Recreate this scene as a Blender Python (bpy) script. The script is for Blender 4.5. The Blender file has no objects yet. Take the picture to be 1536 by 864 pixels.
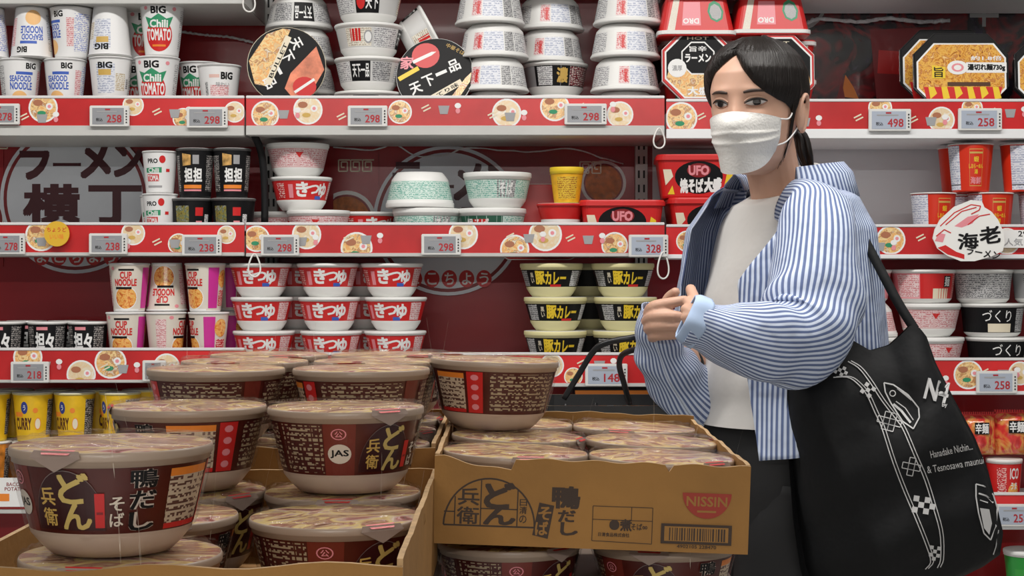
import bpy, bmesh, math, random
from mathutils import Vector, Matrix, noise
random.seed(7)
sc = bpy.context.scene
COL = sc.collection
PI = math.pi
R = math.radians

# ------------------------------------------------------------------ camera
F, HZ, HC = 2500.0, 410.0, 1.20          # focal length in px, horizon row, camera height (m)
cam_d = bpy.data.cameras.new('camera'); cam = bpy.data.objects.new('camera', cam_d); COL.objects.link(cam)
cam.location = (0, 0, HC); cam.rotation_euler = (PI/2, 0, 0)
cam_d.sensor_width = 36; cam_d.lens = F/1536*36; cam_d.shift_y = (HZ-432)/1536
cam_d.clip_start = .05
sc.camera = cam
# ------------------------------------------------------------------ world, light, exposure
w = bpy.data.worlds.new('store_ambience'); sc.world = w; w.use_nodes = True
w.node_tree.nodes['Background'].inputs[0].default_value = (.95, .97, 1, 1)
w.node_tree.nodes['Background'].inputs[1].default_value = .09
sc.view_settings.view_transform = 'Standard'; sc.view_settings.look = 'None'
sc.view_settings.gamma = 1; sc.view_settings.use_curve_mapping = False
sc.view_settings.exposure = 0.45
def strip_light(name, loc, sx, sy, power, color=(1, .97, .93), rot=(0, 0, 0)):
    d = bpy.data.lights.new(name, 'AREA'); d.shape = 'RECTANGLE'; d.size = sx; d.size_y = sy
    d.energy = power; d.color = color
    o = bpy.data.objects.new(name, d); COL.objects.link(o); o.location = loc; o.rotation_euler = rot
    return o
LIGHTS = [(-.1, 2.35, 44), (-.1, .15, 3), (-.1, -1.9, 16), (-.1, -4.4, 235)]      # x, y, watts of the ceiling strips
for i, (x, y, p) in enumerate(LIGHTS):
    strip_light('ceiling_strip_light', (x, y, 2.62), 3.6, .22, p)

def P(px, py, Y):
    return Vector(((px-768)/F*Y, Y, HC-(py-HZ)/F*Y))

# ------------------------------------------------------------------ materials
MATS = {}
def nodes_of(m):
    m.use_nodes = True
    return m.node_tree.nodes, m.node_tree.links, m.node_tree.nodes['Principled BSDF']
def mat(name, col, rough=.5, metal=0, coat=0, sub=0, var=0, scale=30, bump=0, bscale=200, spec=.5, emit=0):
    if name in MATS: return MATS[name]
    m = bpy.data.materials.new(name); n, l, b = nodes_of(m)
    b.inputs['Base Color'].default_value = (*col, 1); b.inputs['Roughness'].default_value = rough
    b.inputs['Metallic'].default_value = metal; b.inputs['Coat Weight'].default_value = coat
    b.inputs['Specular IOR Level'].default_value = spec
    if sub:
        b.inputs['Subsurface Weight'].default_value = sub; b.inputs['Subsurface Radius'].default_value = (.012, .005, .003)
        b.inputs['Subsurface Scale'].default_value = 1
    if emit:
        b.inputs['Emission Color'].default_value = (*col, 1); b.inputs['Emission Strength'].default_value = emit
    tc = n.new('ShaderNodeTexCoord')
    if var:
        t = n.new('ShaderNodeTexNoise'); t.inputs['Scale'].default_value = scale; t.inputs['Detail'].default_value = 4
        l.new(tc.outputs['Object'], t.inputs['Vector'])
        r = n.new('ShaderNodeValToRGB'); r.color_ramp.elements[0].position = .3; r.color_ramp.elements[1].position = .7
        r.color_ramp.elements[0].color = (*[c*(1-var) for c in col], 1); r.color_ramp.elements[1].color = (*[min(1, c*(1+var)) for c in col], 1)
        l.new(t.outputs['Fac'], r.inputs['Fac']); l.new(r.outputs['Color'], b.inputs['Base Color'])
    if bump:
        t2 = n.new('ShaderNodeTexNoise'); t2.inputs['Scale'].default_value = bscale; t2.inputs['Detail'].default_value = 3
        l.new(tc.outputs['Object'], t2.inputs['Vector'])
        bp = n.new('ShaderNodeBump'); bp.inputs['Strength'].default_value = bump; bp.inputs['Distance'].default_value = .01
        l.new(t2.outputs['Fac'], bp.inputs['Height']); l.new(bp.outputs['Normal'], b.inputs['Normal'])
    MATS[name] = m
    return m
def math_node(n, l, op, a, b=None):
    x = n.new('ShaderNodeMath'); x.operation = op
    for i, v in enumerate((a, b)):
        if v is None: continue
        if isinstance(v, (int, float)): x.inputs[i].default_value = v
        else: l.new(v, x.inputs[i])
    return x.outputs[0]
def fineprint(name, paper, ink, line=.0042, cell=.0022, dens=.55, rough=.35, fill=.62):
    """rows of small printed marks, laid out in the print's own UV (metres)"""
    if name in MATS: return MATS[name]
    m = bpy.data.materials.new(name); n, l, b = nodes_of(m)
    b.inputs['Roughness'].default_value = rough
    uv = n.new('ShaderNodeUVMap'); s = n.new('ShaderNodeSeparateXYZ'); l.new(uv.outputs[0], s.inputs[0])
    v = math_node(n, l, 'DIVIDE', s.outputs[1], line); u = math_node(n, l, 'DIVIDE', s.outputs[0], cell)
    inrow = math_node(n, l, 'LESS_THAN', math_node(n, l, 'FRACT', v), fill)
    c = n.new('ShaderNodeCombineXYZ'); l.new(math_node(n, l, 'FLOOR', u), c.inputs[0]); l.new(math_node(n, l, 'FLOOR', math_node(n, l, 'MULTIPLY', v, 3.0)), c.inputs[1])
    wn = n.new('ShaderNodeTexWhiteNoise'); wn.noise_dimensions = '2D'; l.new(c.outputs[0], wn.inputs['Vector'])
    on = math_node(n, l, 'LESS_THAN', wn.outputs['Value'], dens)
    f = math_node(n, l, 'MULTIPLY', on, inrow)
    mx = n.new('ShaderNodeMix'); mx.data_type = 'RGBA'; l.new(f, mx.inputs[0])
    mx.inputs[6].default_value = (*paper, 1); mx.inputs[7].default_value = (*ink, 1)
    l.new(mx.outputs[2], b.inputs['Base Color']); MATS[name] = m
    return m
def food(name, cols, scale=40, rough=.25, coat=.4, stretch=(1, 1, 1)):
    """printed picture of food: blotches of several colours"""
    if name in MATS: return MATS[name]
    m = bpy.data.materials.new(name); n, l, b = nodes_of(m)
    b.inputs['Roughness'].default_value = rough; b.inputs['Coat Weight'].default_value = coat; b.inputs['Coat Roughness'].default_value = .12
    tc = n.new('ShaderNodeTexCoord'); mp = n.new('ShaderNodeMapping'); mp.inputs['Scale'].default_value = stretch
    l.new(tc.outputs['Object'], mp.inputs['Vector'])
    t = n.new('ShaderNodeTexNoise'); t.inputs['Scale'].default_value = scale; t.inputs['Detail'].default_value = 3; t.inputs['Distortion'].default_value = 1.5
    l.new(mp.outputs[0], t.inputs['Vector'])
    r = n.new('ShaderNodeValToRGB'); e = r.color_ramp.elements
    while len(e) < len(cols): e.new(.5)
    for i, c in enumerate(cols):
        e[i].position = .3+.4*i/(len(cols)-1); e[i].color = (*c, 1)
    l.new(t.outputs['Fac'], r.inputs['Fac']); l.new(r.outputs['Color'], b.inputs['Base Color'])
    MATS[name] = m
    return m
def film_mat(name='shrink_film', gain=.2, base=.006):
    if name in MATS: return MATS[name]
    m = bpy.data.materials.new(name); m.use_nodes = True; n, l = m.node_tree.nodes, m.node_tree.links
    n.clear(); o = n.new('ShaderNodeOutputMaterial'); mx = n.new('ShaderNodeMixShader'); t = n.new('ShaderNodeBsdfTransparent')
    g = n.new('ShaderNodeBsdfGlossy'); g.inputs['Roughness'].default_value = .12
    lw = n.new('ShaderNodeLayerWeight'); lw.inputs['Blend'].default_value = .25
    tc = n.new('ShaderNodeTexCoord'); nz = n.new('ShaderNodeTexNoise'); nz.inputs['Scale'].default_value = 26; nz.inputs['Detail'].default_value = 4
    mp = n.new('ShaderNodeMapping'); mp.inputs['Scale'].default_value = (1, 1, .5); l.new(tc.outputs['Object'], mp.inputs[0]); l.new(mp.outputs[0], nz.inputs['Vector'])
    bp = n.new('ShaderNodeBump'); bp.inputs['Strength'].default_value = .7; bp.inputs['Distance'].default_value = .012
    l.new(nz.outputs['Fac'], bp.inputs['Height']); l.new(bp.outputs[0], g.inputs['Normal'])
    f = math_node(n, l, 'ADD', math_node(n, l, 'MULTIPLY', lw.outputs['Fresnel'], gain), base)
    l.new(f, mx.inputs[0]); l.new(t.outputs[0], mx.inputs[1]); l.new(g.outputs[0], mx.inputs[2]); l.new(mx.outputs[0], o.inputs[0])
    MATS[name] = m
    return m
WHITE = mat('white_plastic', (.82, .82, .80), .4); CREAM = mat('cream_print', (.8, .72, .55), .45)
BLACK = mat('black_print', (.008, .008, .009), .45, spec=.2); INKWHITE = mat('white_print', (.85, .85, .84), .45)
RED = mat('red_print', (.62, .02, .02), .35); DRED = mat('dark_red_print', (.25, .012, .016), .4)
YEL = mat('yellow_print', (.85, .6, .03), .4); GOLD = mat('gold_print', (.62, .40, .10), .4)
STEEL = mat('painted_steel', (.55, .55, .53), .45, var=.06, scale=8); WSTEEL = mat('white_painted_steel', (.82, .83, .84), .45, var=.03, scale=6)
GREYM = mat('grey_print', (.35, .35, .36), .5); PINK = mat('pink_print', (.8, .28, .32), .4); BLUE = mat('blue_print', (.05, .12, .5), .4)
GREEN = mat('green_print', (.03, .28, .13), .4); ORANGE = mat('orange_print', (.85, .25, .03), .4); DBLACK = mat('matt_black', (.008, .008, .009), .6, spec=.25)

# ------------------------------------------------------------------ mesh helpers
def new_mesh(name, verts, faces, mats, midx=None, smooth=True, uvs=None):
    me = bpy.data.meshes.new(name); me.from_pydata([tuple(v) for v in verts], [], faces)
    for m in (mats if isinstance(mats, (list, tuple)) else [mats]): me.materials.append(m)
    if midx: me.polygons.foreach_set('material_index', midx)
    if smooth: me.polygons.foreach_set('use_smooth', [True]*len(me.polygons))
    if uvs is not None:
        ul = me.uv_layers.new(name='UVMap')
        li = [0]*len(me.loops); me.loops.foreach_get('vertex_index', li)
        flat = [0.0]*(2*len(li))
        for i, v in enumerate(li): flat[2*i], flat[2*i+1] = uvs[v]
        ul.data.foreach_set('uv', flat)
    me.update()
    return me
def ob(name, me, parent=None, loc=None):
    o = bpy.data.objects.new(name, me); COL.objects.link(o)
    if parent: o.parent = parent
    if loc is not None: o.location = loc
    return o
def empty(name, loc=(0, 0, 0)):
    o = bpy.data.objects.new(name, None); COL.objects.link(o); o.location = loc; o.empty_display_size = .05
    return o
def tag(o, label=None, cat=None, group=None, kind=None):
    if label: o['label'] = label
    if cat: o['category'] = cat
    if group: o['group'] = group
    if kind: o['kind'] = kind
    return o
class MB:
    """mesh collector with material slots"""
    def __init__(s): s.v = []; s.f = []; s.mi = []; s.m = []; s.uv = []
    def slot(s, m):
        if m not in s.m: s.m.append(m)
        return s.m.index(m)
    def add(s, verts, faces, m, uvs=None):
        k = s.slot(m); o = len(s.v); s.v += [Vector(v) for v in verts]; s.uv += list(uvs) if uvs is not None else [(v[0], v[2]) for v in verts]
        s.f += [tuple(i+o for i in f) for f in faces]; s.mi += [k]*len(faces)
    def box(s, a, b, m):
        x0, y0, z0 = a; x1, y1, z1 = b
        s.add([(x0, y0, z0), (x1, y0, z0), (x1, y1, z0), (x0, y1, z0), (x0, y0, z1), (x1, y0, z1), (x1, y1, z1), (x0, y1, z1)],
              [(0, 3, 2, 1), (4, 5, 6, 7), (0, 1, 5, 4), (1, 2, 6, 5), (2, 3, 7, 6), (3, 0, 4, 7)], m)
    def mesh(s, name, smooth=False): return new_mesh(name, s.v, s.f, s.m, s.mi, smooth, s.uv)
    def build(s, name, parent=None, smooth=False): return ob(name, s.mesh(name, smooth), parent)
def box_mesh(name, a, b, m, bev=0):
    q = MB(); q.box(a, b, m); me = q.mesh(name)
    if bev:
        bm = bmesh.new(); bm.from_mesh(me); bmesh.ops.bevel(bm, geom=bm.edges[:], offset=bev, segments=2, affect='EDGES'); bm.to_mesh(me); bm.free()
    return me
def lathe(prof, n=48, a0=-PI, a1=PI):
    """prof: [(r,z)], angle 0 faces -Y, + to viewer's right; returns verts, faces, uvs (metres)"""
    full = abs(a1-a0-2*PI) < 1e-6; k = n+1
    v, f, uv = [], [], []
    rm = max(r for r, z in prof)
    for r, z in prof:
        for i in range(k):
            a = a0+(a1-a0)*i/n
            v.append(Vector((r*math.sin(a), -r*math.cos(a), z))); uv.append((a*rm, z))
    for j in range(len(prof)-1):
        for i in range(n):
            f.append((j*k+i, j*k+i+1, (j+1)*k+i+1, (j+1)*k+i))
    return v, f, uv
def cr(pts, t):
    """Catmull-Rom through pts, t in 0..1"""
    n = len(pts)-1; x = min(max(t, 0), 1)*n; i = min(int(x), n-1); u = x-i
    p1, p2 = pts[i], pts[i+1]; p0 = pts[i-1] if i else p1*2-p2; p3 = pts[i+2] if i+2 <= n else p2*2-p1
    return .5*((2*p1)+(p2-p0)*u+(2*p0-5*p1+4*p2-p3)*u*u+(3*p1-p0-3*p2+p3)*u**3)
def tube(pts, radii, n=16, steps=None, up=Vector((0, 0, 1)), disp=None, caps=True, flat=1.0, start=0.0):
    """smooth tube through pts; radii per point or one value; disp(u,v)->extra radius; flat squashes along the frame's second axis"""
    pts = [Vector(p) for p in pts]
    if isinstance(radii, (int, float)): radii = [radii]*len(pts)
    rv = [Vector((r, 0, 0)) for r in radii]
    steps = steps or (len(pts)-1)*6
    cs = [cr(pts, i/steps) for i in range(steps+1)]; rs = [max(.0003, cr(rv, i/steps).x) for i in range(steps+1)]
    tan = [(cs[min(i+1, steps)]-cs[max(i-1, 0)]).normalized() for i in range(steps+1)]
    a = up-tan[0]*up.dot(tan[0])
    if a.length < 1e-3: a = Vector((1, 0, 0))-tan[0]*tan[0].x
    a.normalize(); v, f, uv = [], [], []; ln = 0; mean = sum(rs)/len(rs)
    for i in range(steps+1):
        if i:
            a = a-tan[i]*a.dot(tan[i]); a.normalize(); ln += (cs[i]-cs[i-1]).length
        b = tan[i].cross(a)
        for k in range(n+1):
            th = start+2*PI*k/n; r = rs[i]+(disp(k/n, i/steps) if disp else 0)
            v.append(cs[i]+a*(math.cos(th)*r)+b*(math.sin(th)*r*flat)); uv.append((k/n*2*PI*mean, ln))
    k1 = n+1
    for i in range(steps):
        for k in range(n): f.append((i*k1+k, i*k1+k+1, (i+1)*k1+k+1, (i+1)*k1+k))
    if caps:
        f.append(tuple(range(n-1, -1, -1))); o = steps*k1; f.append(tuple(o+i for i in range(n)))
    return v, f, uv
# ------------------------------------------------------------------ lettering
TXT = {}
def glyphs(s, cut=0.0):
    """lettering as flat triangles in a unit box (0..1, 0..1) + its aspect"""
    key = (s, cut)
    if key in TXT: return TXT[key]
    cu = bpy.data.curves.new('t', 'FONT'); cu.body = s; cu.size = 1; cu.resolution_u = 2
    o = bpy.data.objects.new('t', cu); COL.objects.link(o)
    dg = bpy.context.evaluated_depsgraph_get(); me = bpy.data.meshes.new_from_object(o.evaluated_get(dg))
    bpy.data.objects.remove(o); bpy.data.curves.remove(cu)
    bm = bmesh.new(); bm.from_mesh(me); bpy.data.meshes.remove(me)
    if not bm.verts: bm.free(); TXT[key] = ([], [], 1); return TXT[key]
    x0 = min(v.co.x for v in bm.verts); x1 = max(v.co.x for v in bm.verts); y0 = min(v.co.y for v in bm.verts); y1 = max(v.co.y for v in bm.verts)
    if cut:
        k = int((x1-x0)/cut)
        for i in range(1, k+1):
            bmesh.ops.bisect_plane(bm, geom=bm.verts[:]+bm.edges[:]+bm.faces[:], plane_co=(x0+i*(x1-x0)/(k+1), 0, 0), plane_no=(1, 0, 0))
    bm.verts.index_update(); bm.normal_update()
    vs = [((v.co.x-x0)/max(1e-6, x1-x0), (v.co.y-y0)/max(1e-6, y1-y0)) for v in bm.verts]
    fs = [tuple(v.index for v in f.verts) for f in bm.faces]; bm.free()
    TXT[key] = (vs, fs, (x1-x0)/max(1e-6, (y1-y0)))
    return TXT[key]
class Deco:
    """flat print in a (u,v) sheet, mapped onto a surface by fn(u,v,lift)"""
    def __init__(s, fn, step=.0003, curved=True, du=None): s.fn = fn; s.q = MB(); s.k = 1; s.step = min(step, .0001); s.curved = curved; s.du = du
    def _put(s, uv, faces, m):
        lift = s.k*s.step
        if s.curved and s.du and len(faces) and max(max(uv[i][0] for i in f)-min(uv[i][0] for i in f) for f in faces) > s.du*1.3:
            bm = bmesh.new(); vv = [bm.verts.new((u, v, 0)) for u, v in uv]
            for f in faces:
                try: bm.faces.new([vv[i] for i in f])
                except ValueError: pass
            a, b = min(p[0] for p in uv), max(p[0] for p in uv)
            for i in range(1, int((b-a)/s.du)+1):
                bmesh.ops.bisect_plane(bm, geom=bm.verts[:]+bm.edges[:]+bm.faces[:], plane_co=(a+i*(b-a)/(int((b-a)/s.du)+1), 0, 0), plane_no=(1, 0, 0))
            bm.verts.index_update(); uv = [(v.co.x, v.co.y) for v in bm.verts]; faces = [tuple(v.index for v in f.verts) for f in bm.faces]; bm.free()
        s.q.add([s.fn(u, v, lift) for u, v in uv], faces, m, uv)
    def up(s): s.k += 1
    def rect(s, u0, u1, v0, v1, m):
        n = max(1, int(abs(u1-u0)/s.du)) if s.du else 1
        uv = [(u0+(u1-u0)*i/n, v) for v in (v0, v1) for i in range(n+1)]
        s._put(uv, [(i, i+1, n+2+i, n+1+i) for i in range(n)], m); s.up()
    def poly(s, pts, m):
        s._put(pts, [tuple(range(len(pts)))], m); s.up()
    def disc(s, u, v, ru, rv, m, n=20, a0=0, a1=2*PI, clip=None):
        pts = [(u+ru*math.cos(a0+(a1-a0)*i/n), v+rv*math.sin(a0+(a1-a0)*i/n)) for i in range(n+(a1-a0 < 6.2))]
        if clip: pts = [(min(max(a, clip[0]), clip[1]), min(max(b, clip[2]), clip[3])) for a, b in pts]
        c = (sum(p[0] for p in pts)/len(pts), sum(p[1] for p in pts)/len(pts))
        s._put([c]+pts, [(0, i+1, (i+1) % len(pts)+1) for i in range(len(pts))], m); s.up()
    def ring(s, u, v, r, t, m, n=32, a0=0, a1=2*PI, asp=1):
        uv = [(u+rr*math.cos(a0+(a1-a0)*i/n), v+asp*rr*math.sin(a0+(a1-a0)*i/n)) for rr in (r, r-t) for i in range(n+1)]
        s._put(uv, [(i, i+1, n+2+i, n+1+i) for i in range(n)], m); s.up()
    def line(s, pts, t, m):
        for (a, b), (c, d) in zip(pts, pts[1:]):
            L = math.hypot(c-a, d-b) or 1; nx, ny = -(d-b)/L*t/2, (c-a)/L*t/2
            s._put([(a+nx, b+ny), (c+nx, d+ny), (c-nx, d-ny), (a-nx, b-ny)], [(0, 1, 2, 3)], m)
        s.up()
    def text(s, t, u0, u1, v0, v1, m, bold=.02, rot=0):
        vs, fs, asp = glyphs(t, .12 if s.curved else 0)
        if not vs: return
        cu, cv = (u0+u1)/2, (v0+v1)/2; c, sn = math.cos(rot), math.sin(rot); W, H = u1-u0, v1-v0
        if asp > 3.2 and len(t) == 1: H *= .28
        bx, by = bold*.8/max(asp, .25), bold*.8; k0 = s.k      # heavier strokes: the glyph again, nudged each way and a hair higher
        sh = [(0, 0)]
        if bold >= .02: sh += [(bx, by), (-bx, by), (bx, -by), (-bx, -by)]
        if bold >= .045: sh += [(bx, 0), (-bx, 0), (0, by), (0, -by)]
        for n, (ax, ay) in enumerate(sh):
            uv = []
            for x, y in vs:
                a, b = (x-.5)*W*(1-2*bx)+ax*W, (y-.5)*H*(1-2*by)+ay*H; uv.append((cu+a*c-b*sn, cv+a*sn+b*c))
            s.k = k0+n*.08; s._put(uv, fs, m)
        s.k = k0; s.up()
    def vtext(s, t, u0, u1, v0, v1, m, bold=.02):
        h = (v1-v0)/len(t)
        for i, ch in enumerate(t): s.text(ch, u0, u1, v1-(i+1)*h+h*.06, v1-i*h-h*.06, m, bold); s.k -= 1
        s.up()
    def mesh(s, name): return s.q.mesh(name)
    def build(s, name, parent): return s.q.build(name, parent)

# ------------------------------------------------------------------ round tubs and cups
class Kind:
    """a kind of container: list of (part name, mesh, [(subpart name, mesh)]) around the z axis, base at z=0"""
    def __init__(s, name, cat, D, H): s.name = name; s.cat = cat; s.D = D; s.H = H; s.parts = []
def put(kind, loc, rotz=0, label='', group=None, flip=False, tilt=None):
    e = empty(kind.name, loc)
    M = Matrix.Rotation(rotz, 4, 'Z')
    if flip: M = Matrix.Translation((0, 0, kind.H)) @ M @ Matrix.Rotation(PI, 4, 'Y')
    if tilt is not None: M = tilt @ M
    e.matrix_world = Matrix.Translation(loc) @ M
    tag(e, label, kind.cat, group)
    for pn, me, subs in kind.parts:
        o = ob(pn, me, e)
        for sn, sm in subs: ob(sn, sm, o)
    return e
def round_kind(name, cat, D, H, rb, rl, base_h, rim_h, base_m, label_m, rim_m, lid_m, deco=None, n=48, rt=.955, film=False, foot=True):
    """rb: base radius / top radius; rl: radius at label's foot; heights as fractions of H"""
    k = Kind(name, cat, D, H); T = D/2; z1 = base_h*H; z2 = (1-rim_h)*H; r0, r1, r2 = rb*T, rl*T, rt*T
    if base_h > 0:
        pr = [(.002, .004), (r0*.86, .004), (r0*.9, 0), (r0, 0), (r0+(r1-r0)*.45, z1*.33), (r1*.985, z1*.8), (r1, z1)] if foot else [(.002, .002), (r0*.9, .002), (r0, 0), (r1, z1)]
        k.parts.append(('base', new_mesh('base', *lathe(pr, n)[:2], base_m), []))
    lp = [(r1, z1)]+[(r1+(r2-r1)*i/4, z1+(z2-z1)*i/4) for i in range(1, 5)]
    v, f, uv = lathe(lp, n); subs = []
    lm = new_mesh('label_band', v, f, label_m, uvs=uv)
    if deco:
        rmid = (r1+r2)/2; Hl = z2-z1
        def fn(u, vv, lift):          # u in degrees, v 0..1 of the label
            r = r1+(r2-r1)*vv+lift; a = R(u)
            return Vector((r*math.sin(a), -r*math.cos(a), z1+Hl*vv))
        d = Deco(fn, .00006, True, 6); deco(d)
        for i, (u_, v_) in enumerate(d.q.uv): d.q.uv[i] = (R(u_)*rmid, v_*Hl)
        subs.append(('print', d.mesh('print')))
    k.parts.append(('label_band', lm, subs))
    rp = [(r2, z2), (r2+.0012, z2), (T*.972, H*(1-rim_h*.72)), (T*.995, H*(1-rim_h*.66)), (T, H*(1-rim_h*.55)), (T, H*.965), (T*.99, H*.985), (T*.972, H*.988)]
    k.parts.append(('rim', new_mesh('rim', *lathe(rp, n)[:2], rim_m), []))
    q = [(T*.985, H*.986), (T*.96, H*.992), (T*.6, H*.998), (T*.3, H), (.0005, H)]
    k.parts.append(('lid', new_mesh('lid', *lathe(q, n)[:2], lid_m), []))
    if film:
        pr = [(r0*.95, .003), (r1+.002, z1), (r2+.0026, z2), (T+.0012, H*.93), (T+.0012, H*.985), (T*.97, H+.0022), (T*.6, H+.0026), (T*.25, H+.0018), (.001, H+.0025)]
        v, f, _ = lathe(pr, 64)
        for p in v:
            a = math.atan2(p.x, -p.y); r = math.hypot(p.x, p.y)
            w_ = .0011*math.sin(a*23+p.z*300)*(r/T)+.0016*max(0, math.sin(a*3+1.2))**6
            if p.z > H*.95: p.z += abs(w_)*1.2
            else: p.x *= 1+max(0, w_)/max(r, .01); p.y *= 1+max(0, w_)/max(r, .01)
        k.parts.append(('shrink_film', new_mesh('shrink_film', v, f, film_mat()), []))
    return k

# ================================================================== the room
YF, YB = 3.571, 3.90                       # shelf front edge, back panel (m)
FLOOR = mat('grey_vinyl_floor', (.42, .41, .39), .35, var=.12, scale=3)
CEIL = mat('white_ceiling_board', (.75, .75, .74), .8, var=.03, scale=5, bump=.1, bscale=80)
WALL = mat('off_white_wall', (.62, .61, .58), .7, var=.04, scale=4)
tag(ob('floor', box_mesh('floor', (-4.5, -7, -.1), (4.5, 4.6, 0), FLOOR)), kind='structure')
tag(ob('ceiling', box_mesh('ceiling', (-4.5, -7, 2.75), (4.5, 4.6, 2.85), CEIL)), kind='structure')
tag(ob('wall_back', box_mesh('wall_back', (-4.5, 4.4, 0), (4.5, 4.6, 2.75), WALL)), kind='structure')
TUBEM = mat('lamp_diffuser', (.95, .95, .93), .4)
for i, (x, y, p) in enumerate(LIGHTS):
    e = empty('ceiling_lamp', (x, y, 2.75)); tag(e, ['long white strip lamp on the ceiling above the aisle before the shelves', 'long white strip lamp on the ceiling above the camera', 'long white strip lamp on the ceiling behind the camera', 'long white strip lamp on the ceiling furthest from the shelves'][i], 'lamp', 'ceiling strip lamps')
    ob('housing', box_mesh('housing', (-1.85, -.14, -.09), (1.85, .14, 0), WSTEEL, .01), e)
    ob('diffuser', box_mesh('diffuser', (-1.8, -.11, -.118), (1.8, .11, -.09), TUBEM), e)

# ---- shelving: back panels, posts, shelves
SECT = [(-132, 368, 'left'), (368, 998, 'centre'), (998, 1628, 'right')]
PANRED = mat('glossy_red_panel', (.36, .006, .012), .28, var=.15, scale=4, coat=.3)
PANBLK = mat('glossy_black_panel', (.012, .012, .016), .15, coat=.5, bump=.25, bscale=14)
PANWHT = mat('white_back_panel', (.78, .80, .83), .5, var=.03, scale=4)
def fx(px): return (px-768)/700.0
def fz(py): return HC-(py-HZ)/700.0
for (a, b, nm) in SECT:
    u = empty('shelving_unit', (fx((a+b)/2), YB, 0)); cx = fx((a+b)/2)
    tag(u, {'left': 'red-backed shelving unit behind the round poster and the white cups', 'centre': 'red-backed shelving unit behind the woman’s outstretched hands', 'right': 'shelving unit with black and white back panels behind the black tote bag'}[nm], 'shelving')
    x0, x1 = fx(a)-cx, fx(b)-cx
    if nm != 'right':
        ob('back_panel', box_mesh('back_panel', (x0, 0, .12), (x1, .02, 2.2), PANRED), u)
    else:
        ob('back_panel', box_mesh('back_panel', (x0, 0, 1.52), (x1, .02, 2.2), PANBLK), u)
        ob('back_panel', box_mesh('back_panel', (x0, 0, 1.26), (x1, .02, 1.515), PANWHT), u)
        ob('back_panel', box_mesh('back_panel', (x0, 0, .12), (x1, .02, 1.255), PANRED), u)
    ob('base_plinth', box_mesh('base_plinth', (x0, -.325, 0), (x1, .02, .12), STEEL, .004), u)
    for xx in ((x0+.012, x1-.028) if nm == 'centre' else ()):
        q = MB(); q.box((xx-.014, -.03, .12), (xx+.014, -.001, 2.2), STEEL); po = q.build('post', u)
        s = MB()
        for i in range(60):
            for dx in (-.006, .006): s.box((xx+dx-.0022, -.0304, .2+i*.033), (xx+dx+.0022, -.0298, .218+i*.033), BLACK)
        tag(s.build('slots', po), kind='stuff')
STRIP = mat('red_shelf_strip', (.55, .022, .024), .25, var=.25, scale=6, coat=.3)
BROTH = food('ramen_print', [(.75, .55, .3), (.85, .4, .12), (.9, .7, .35), (.5, .2, .06), (.8, .75, .6)], 60)
BROTH2 = food('broth_print', [(.8, .72, .55), (.8, .6, .35), (.85, .8, .7)], 50)
CLEAR = mat('frosted_edge', (.75, .74, .74), .25)
def ramen(d, u, v, r, c, alt=False):
    d.disc(u, v, r, r, INKWHITE, 26, clip=c); d.disc(u, v, r*.88, r*.88, BROTH2 if alt else BROTH, 26, clip=c)
    d.disc(u+r*.42, v+r*.1, r*.24, r*.24, INKWHITE, 14, clip=c); d.disc(u+r*.42, v+r*.1, r*.12, r*.12, PINK, 10, clip=c)
    d.disc(u-r*.35, v+r*.35, r*.34, r*.22, mat('roast_pork_print', (.42, .16, .08), .4), 12, clip=c)
    d.disc(u-r*.1, v-r*.35, r*.3, r*.16, GREEN if not alt else GOLD, 10, clip=c)
SHELFLAB = {'left': 'left of the photo', 'centre': 'behind the woman', 'right': 'right of the photo'}
ROWNAME = ['top', 'upper', 'second', 'third', 'fourth', 'lowest']
def shelf(sec, row, top, bot, edge, bowls, dk=.62, depth=.315):
    a, b, nm = sec; x0, x1 = fx(a)+.002, fx(b)-.002
    z1, z0, ze = fz(top), fz(bot), fz(edge); cx = (x0+x1)/2; hw = (x1-x0)/2
    e = empty('store_shelf', (cx, YF, z0)); dz = (z1-z0)*dk
    tag(e, f'{row} shelf with a printed red edge strip in the section {SHELFLAB[nm]}', 'shelf')
    ob('deck', box_mesh('deck', (-hw, .006, ze-z0), (hw, depth, dz), WSTEEL if nm == 'right' else STEEL, .002), e)
    ob('shelf_edge', box_mesh('shelf_edge', (-hw, -.004, ze-z0), (hw, .008, .002), WSTEEL if nm == 'right' else STEEL, .001), e)
    st = ob('printed_strip', box_mesh('printed_strip', (-hw, -.001, .002), (hw, .004, z1-z0), STRIP), e)
    ob('strip_rim', box_mesh('strip_rim', (-hw, -.003, z1-z0-.001), (hw, .006, z1-z0+.005), CLEAR, .001), e)
    d = Deco(lambda u, v, l: Vector((u, -.001-l, v)), .00025, False)
    for i, (px, py, r) in enumerate(bowls):
        d.k = 1; ramen(d, fx(px)-cx, fz(py)-z0, r/700, (-hw, hw, .003, z1-z0-.001), i % 2 == 1)
    for i in range(int(hw*2/.16)):          # small chopstick and spice doodles
        d.k = 8; u = -hw+.06+i*.16+random.uniform(-.03, .03); v = random.uniform(.3, .7)*(z1-z0)
        d.line([(u, v), (u+.016, v+.008)], .003, CREAM); d.line([(u+.004, v-.006), (u+.02, v+.002)], .003, CREAM)
        d.poly([(u+.04, v-.012), (u+.056, v-.012), (u+.06, v+.006), (u+.036, v+.006)], GREYM)
        d.disc(u+.078, v+.006, .007, .006, INKWHITE, 10); d.disc(u+.078, v-.005, .005, .006, PINK, 10)
    if d.q.v: tag(d.build('print', st), kind='stuff')
    return z0+dz
L, C, Rt = SECT
S = {}
S['A', 'left'] = shelf(L, 'upper', 147, 190, 204, [(65, 162, 22), (200, 158, 16), (275, 178, 16), (352, 168, 16), (-60, 165, 20)])
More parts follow.
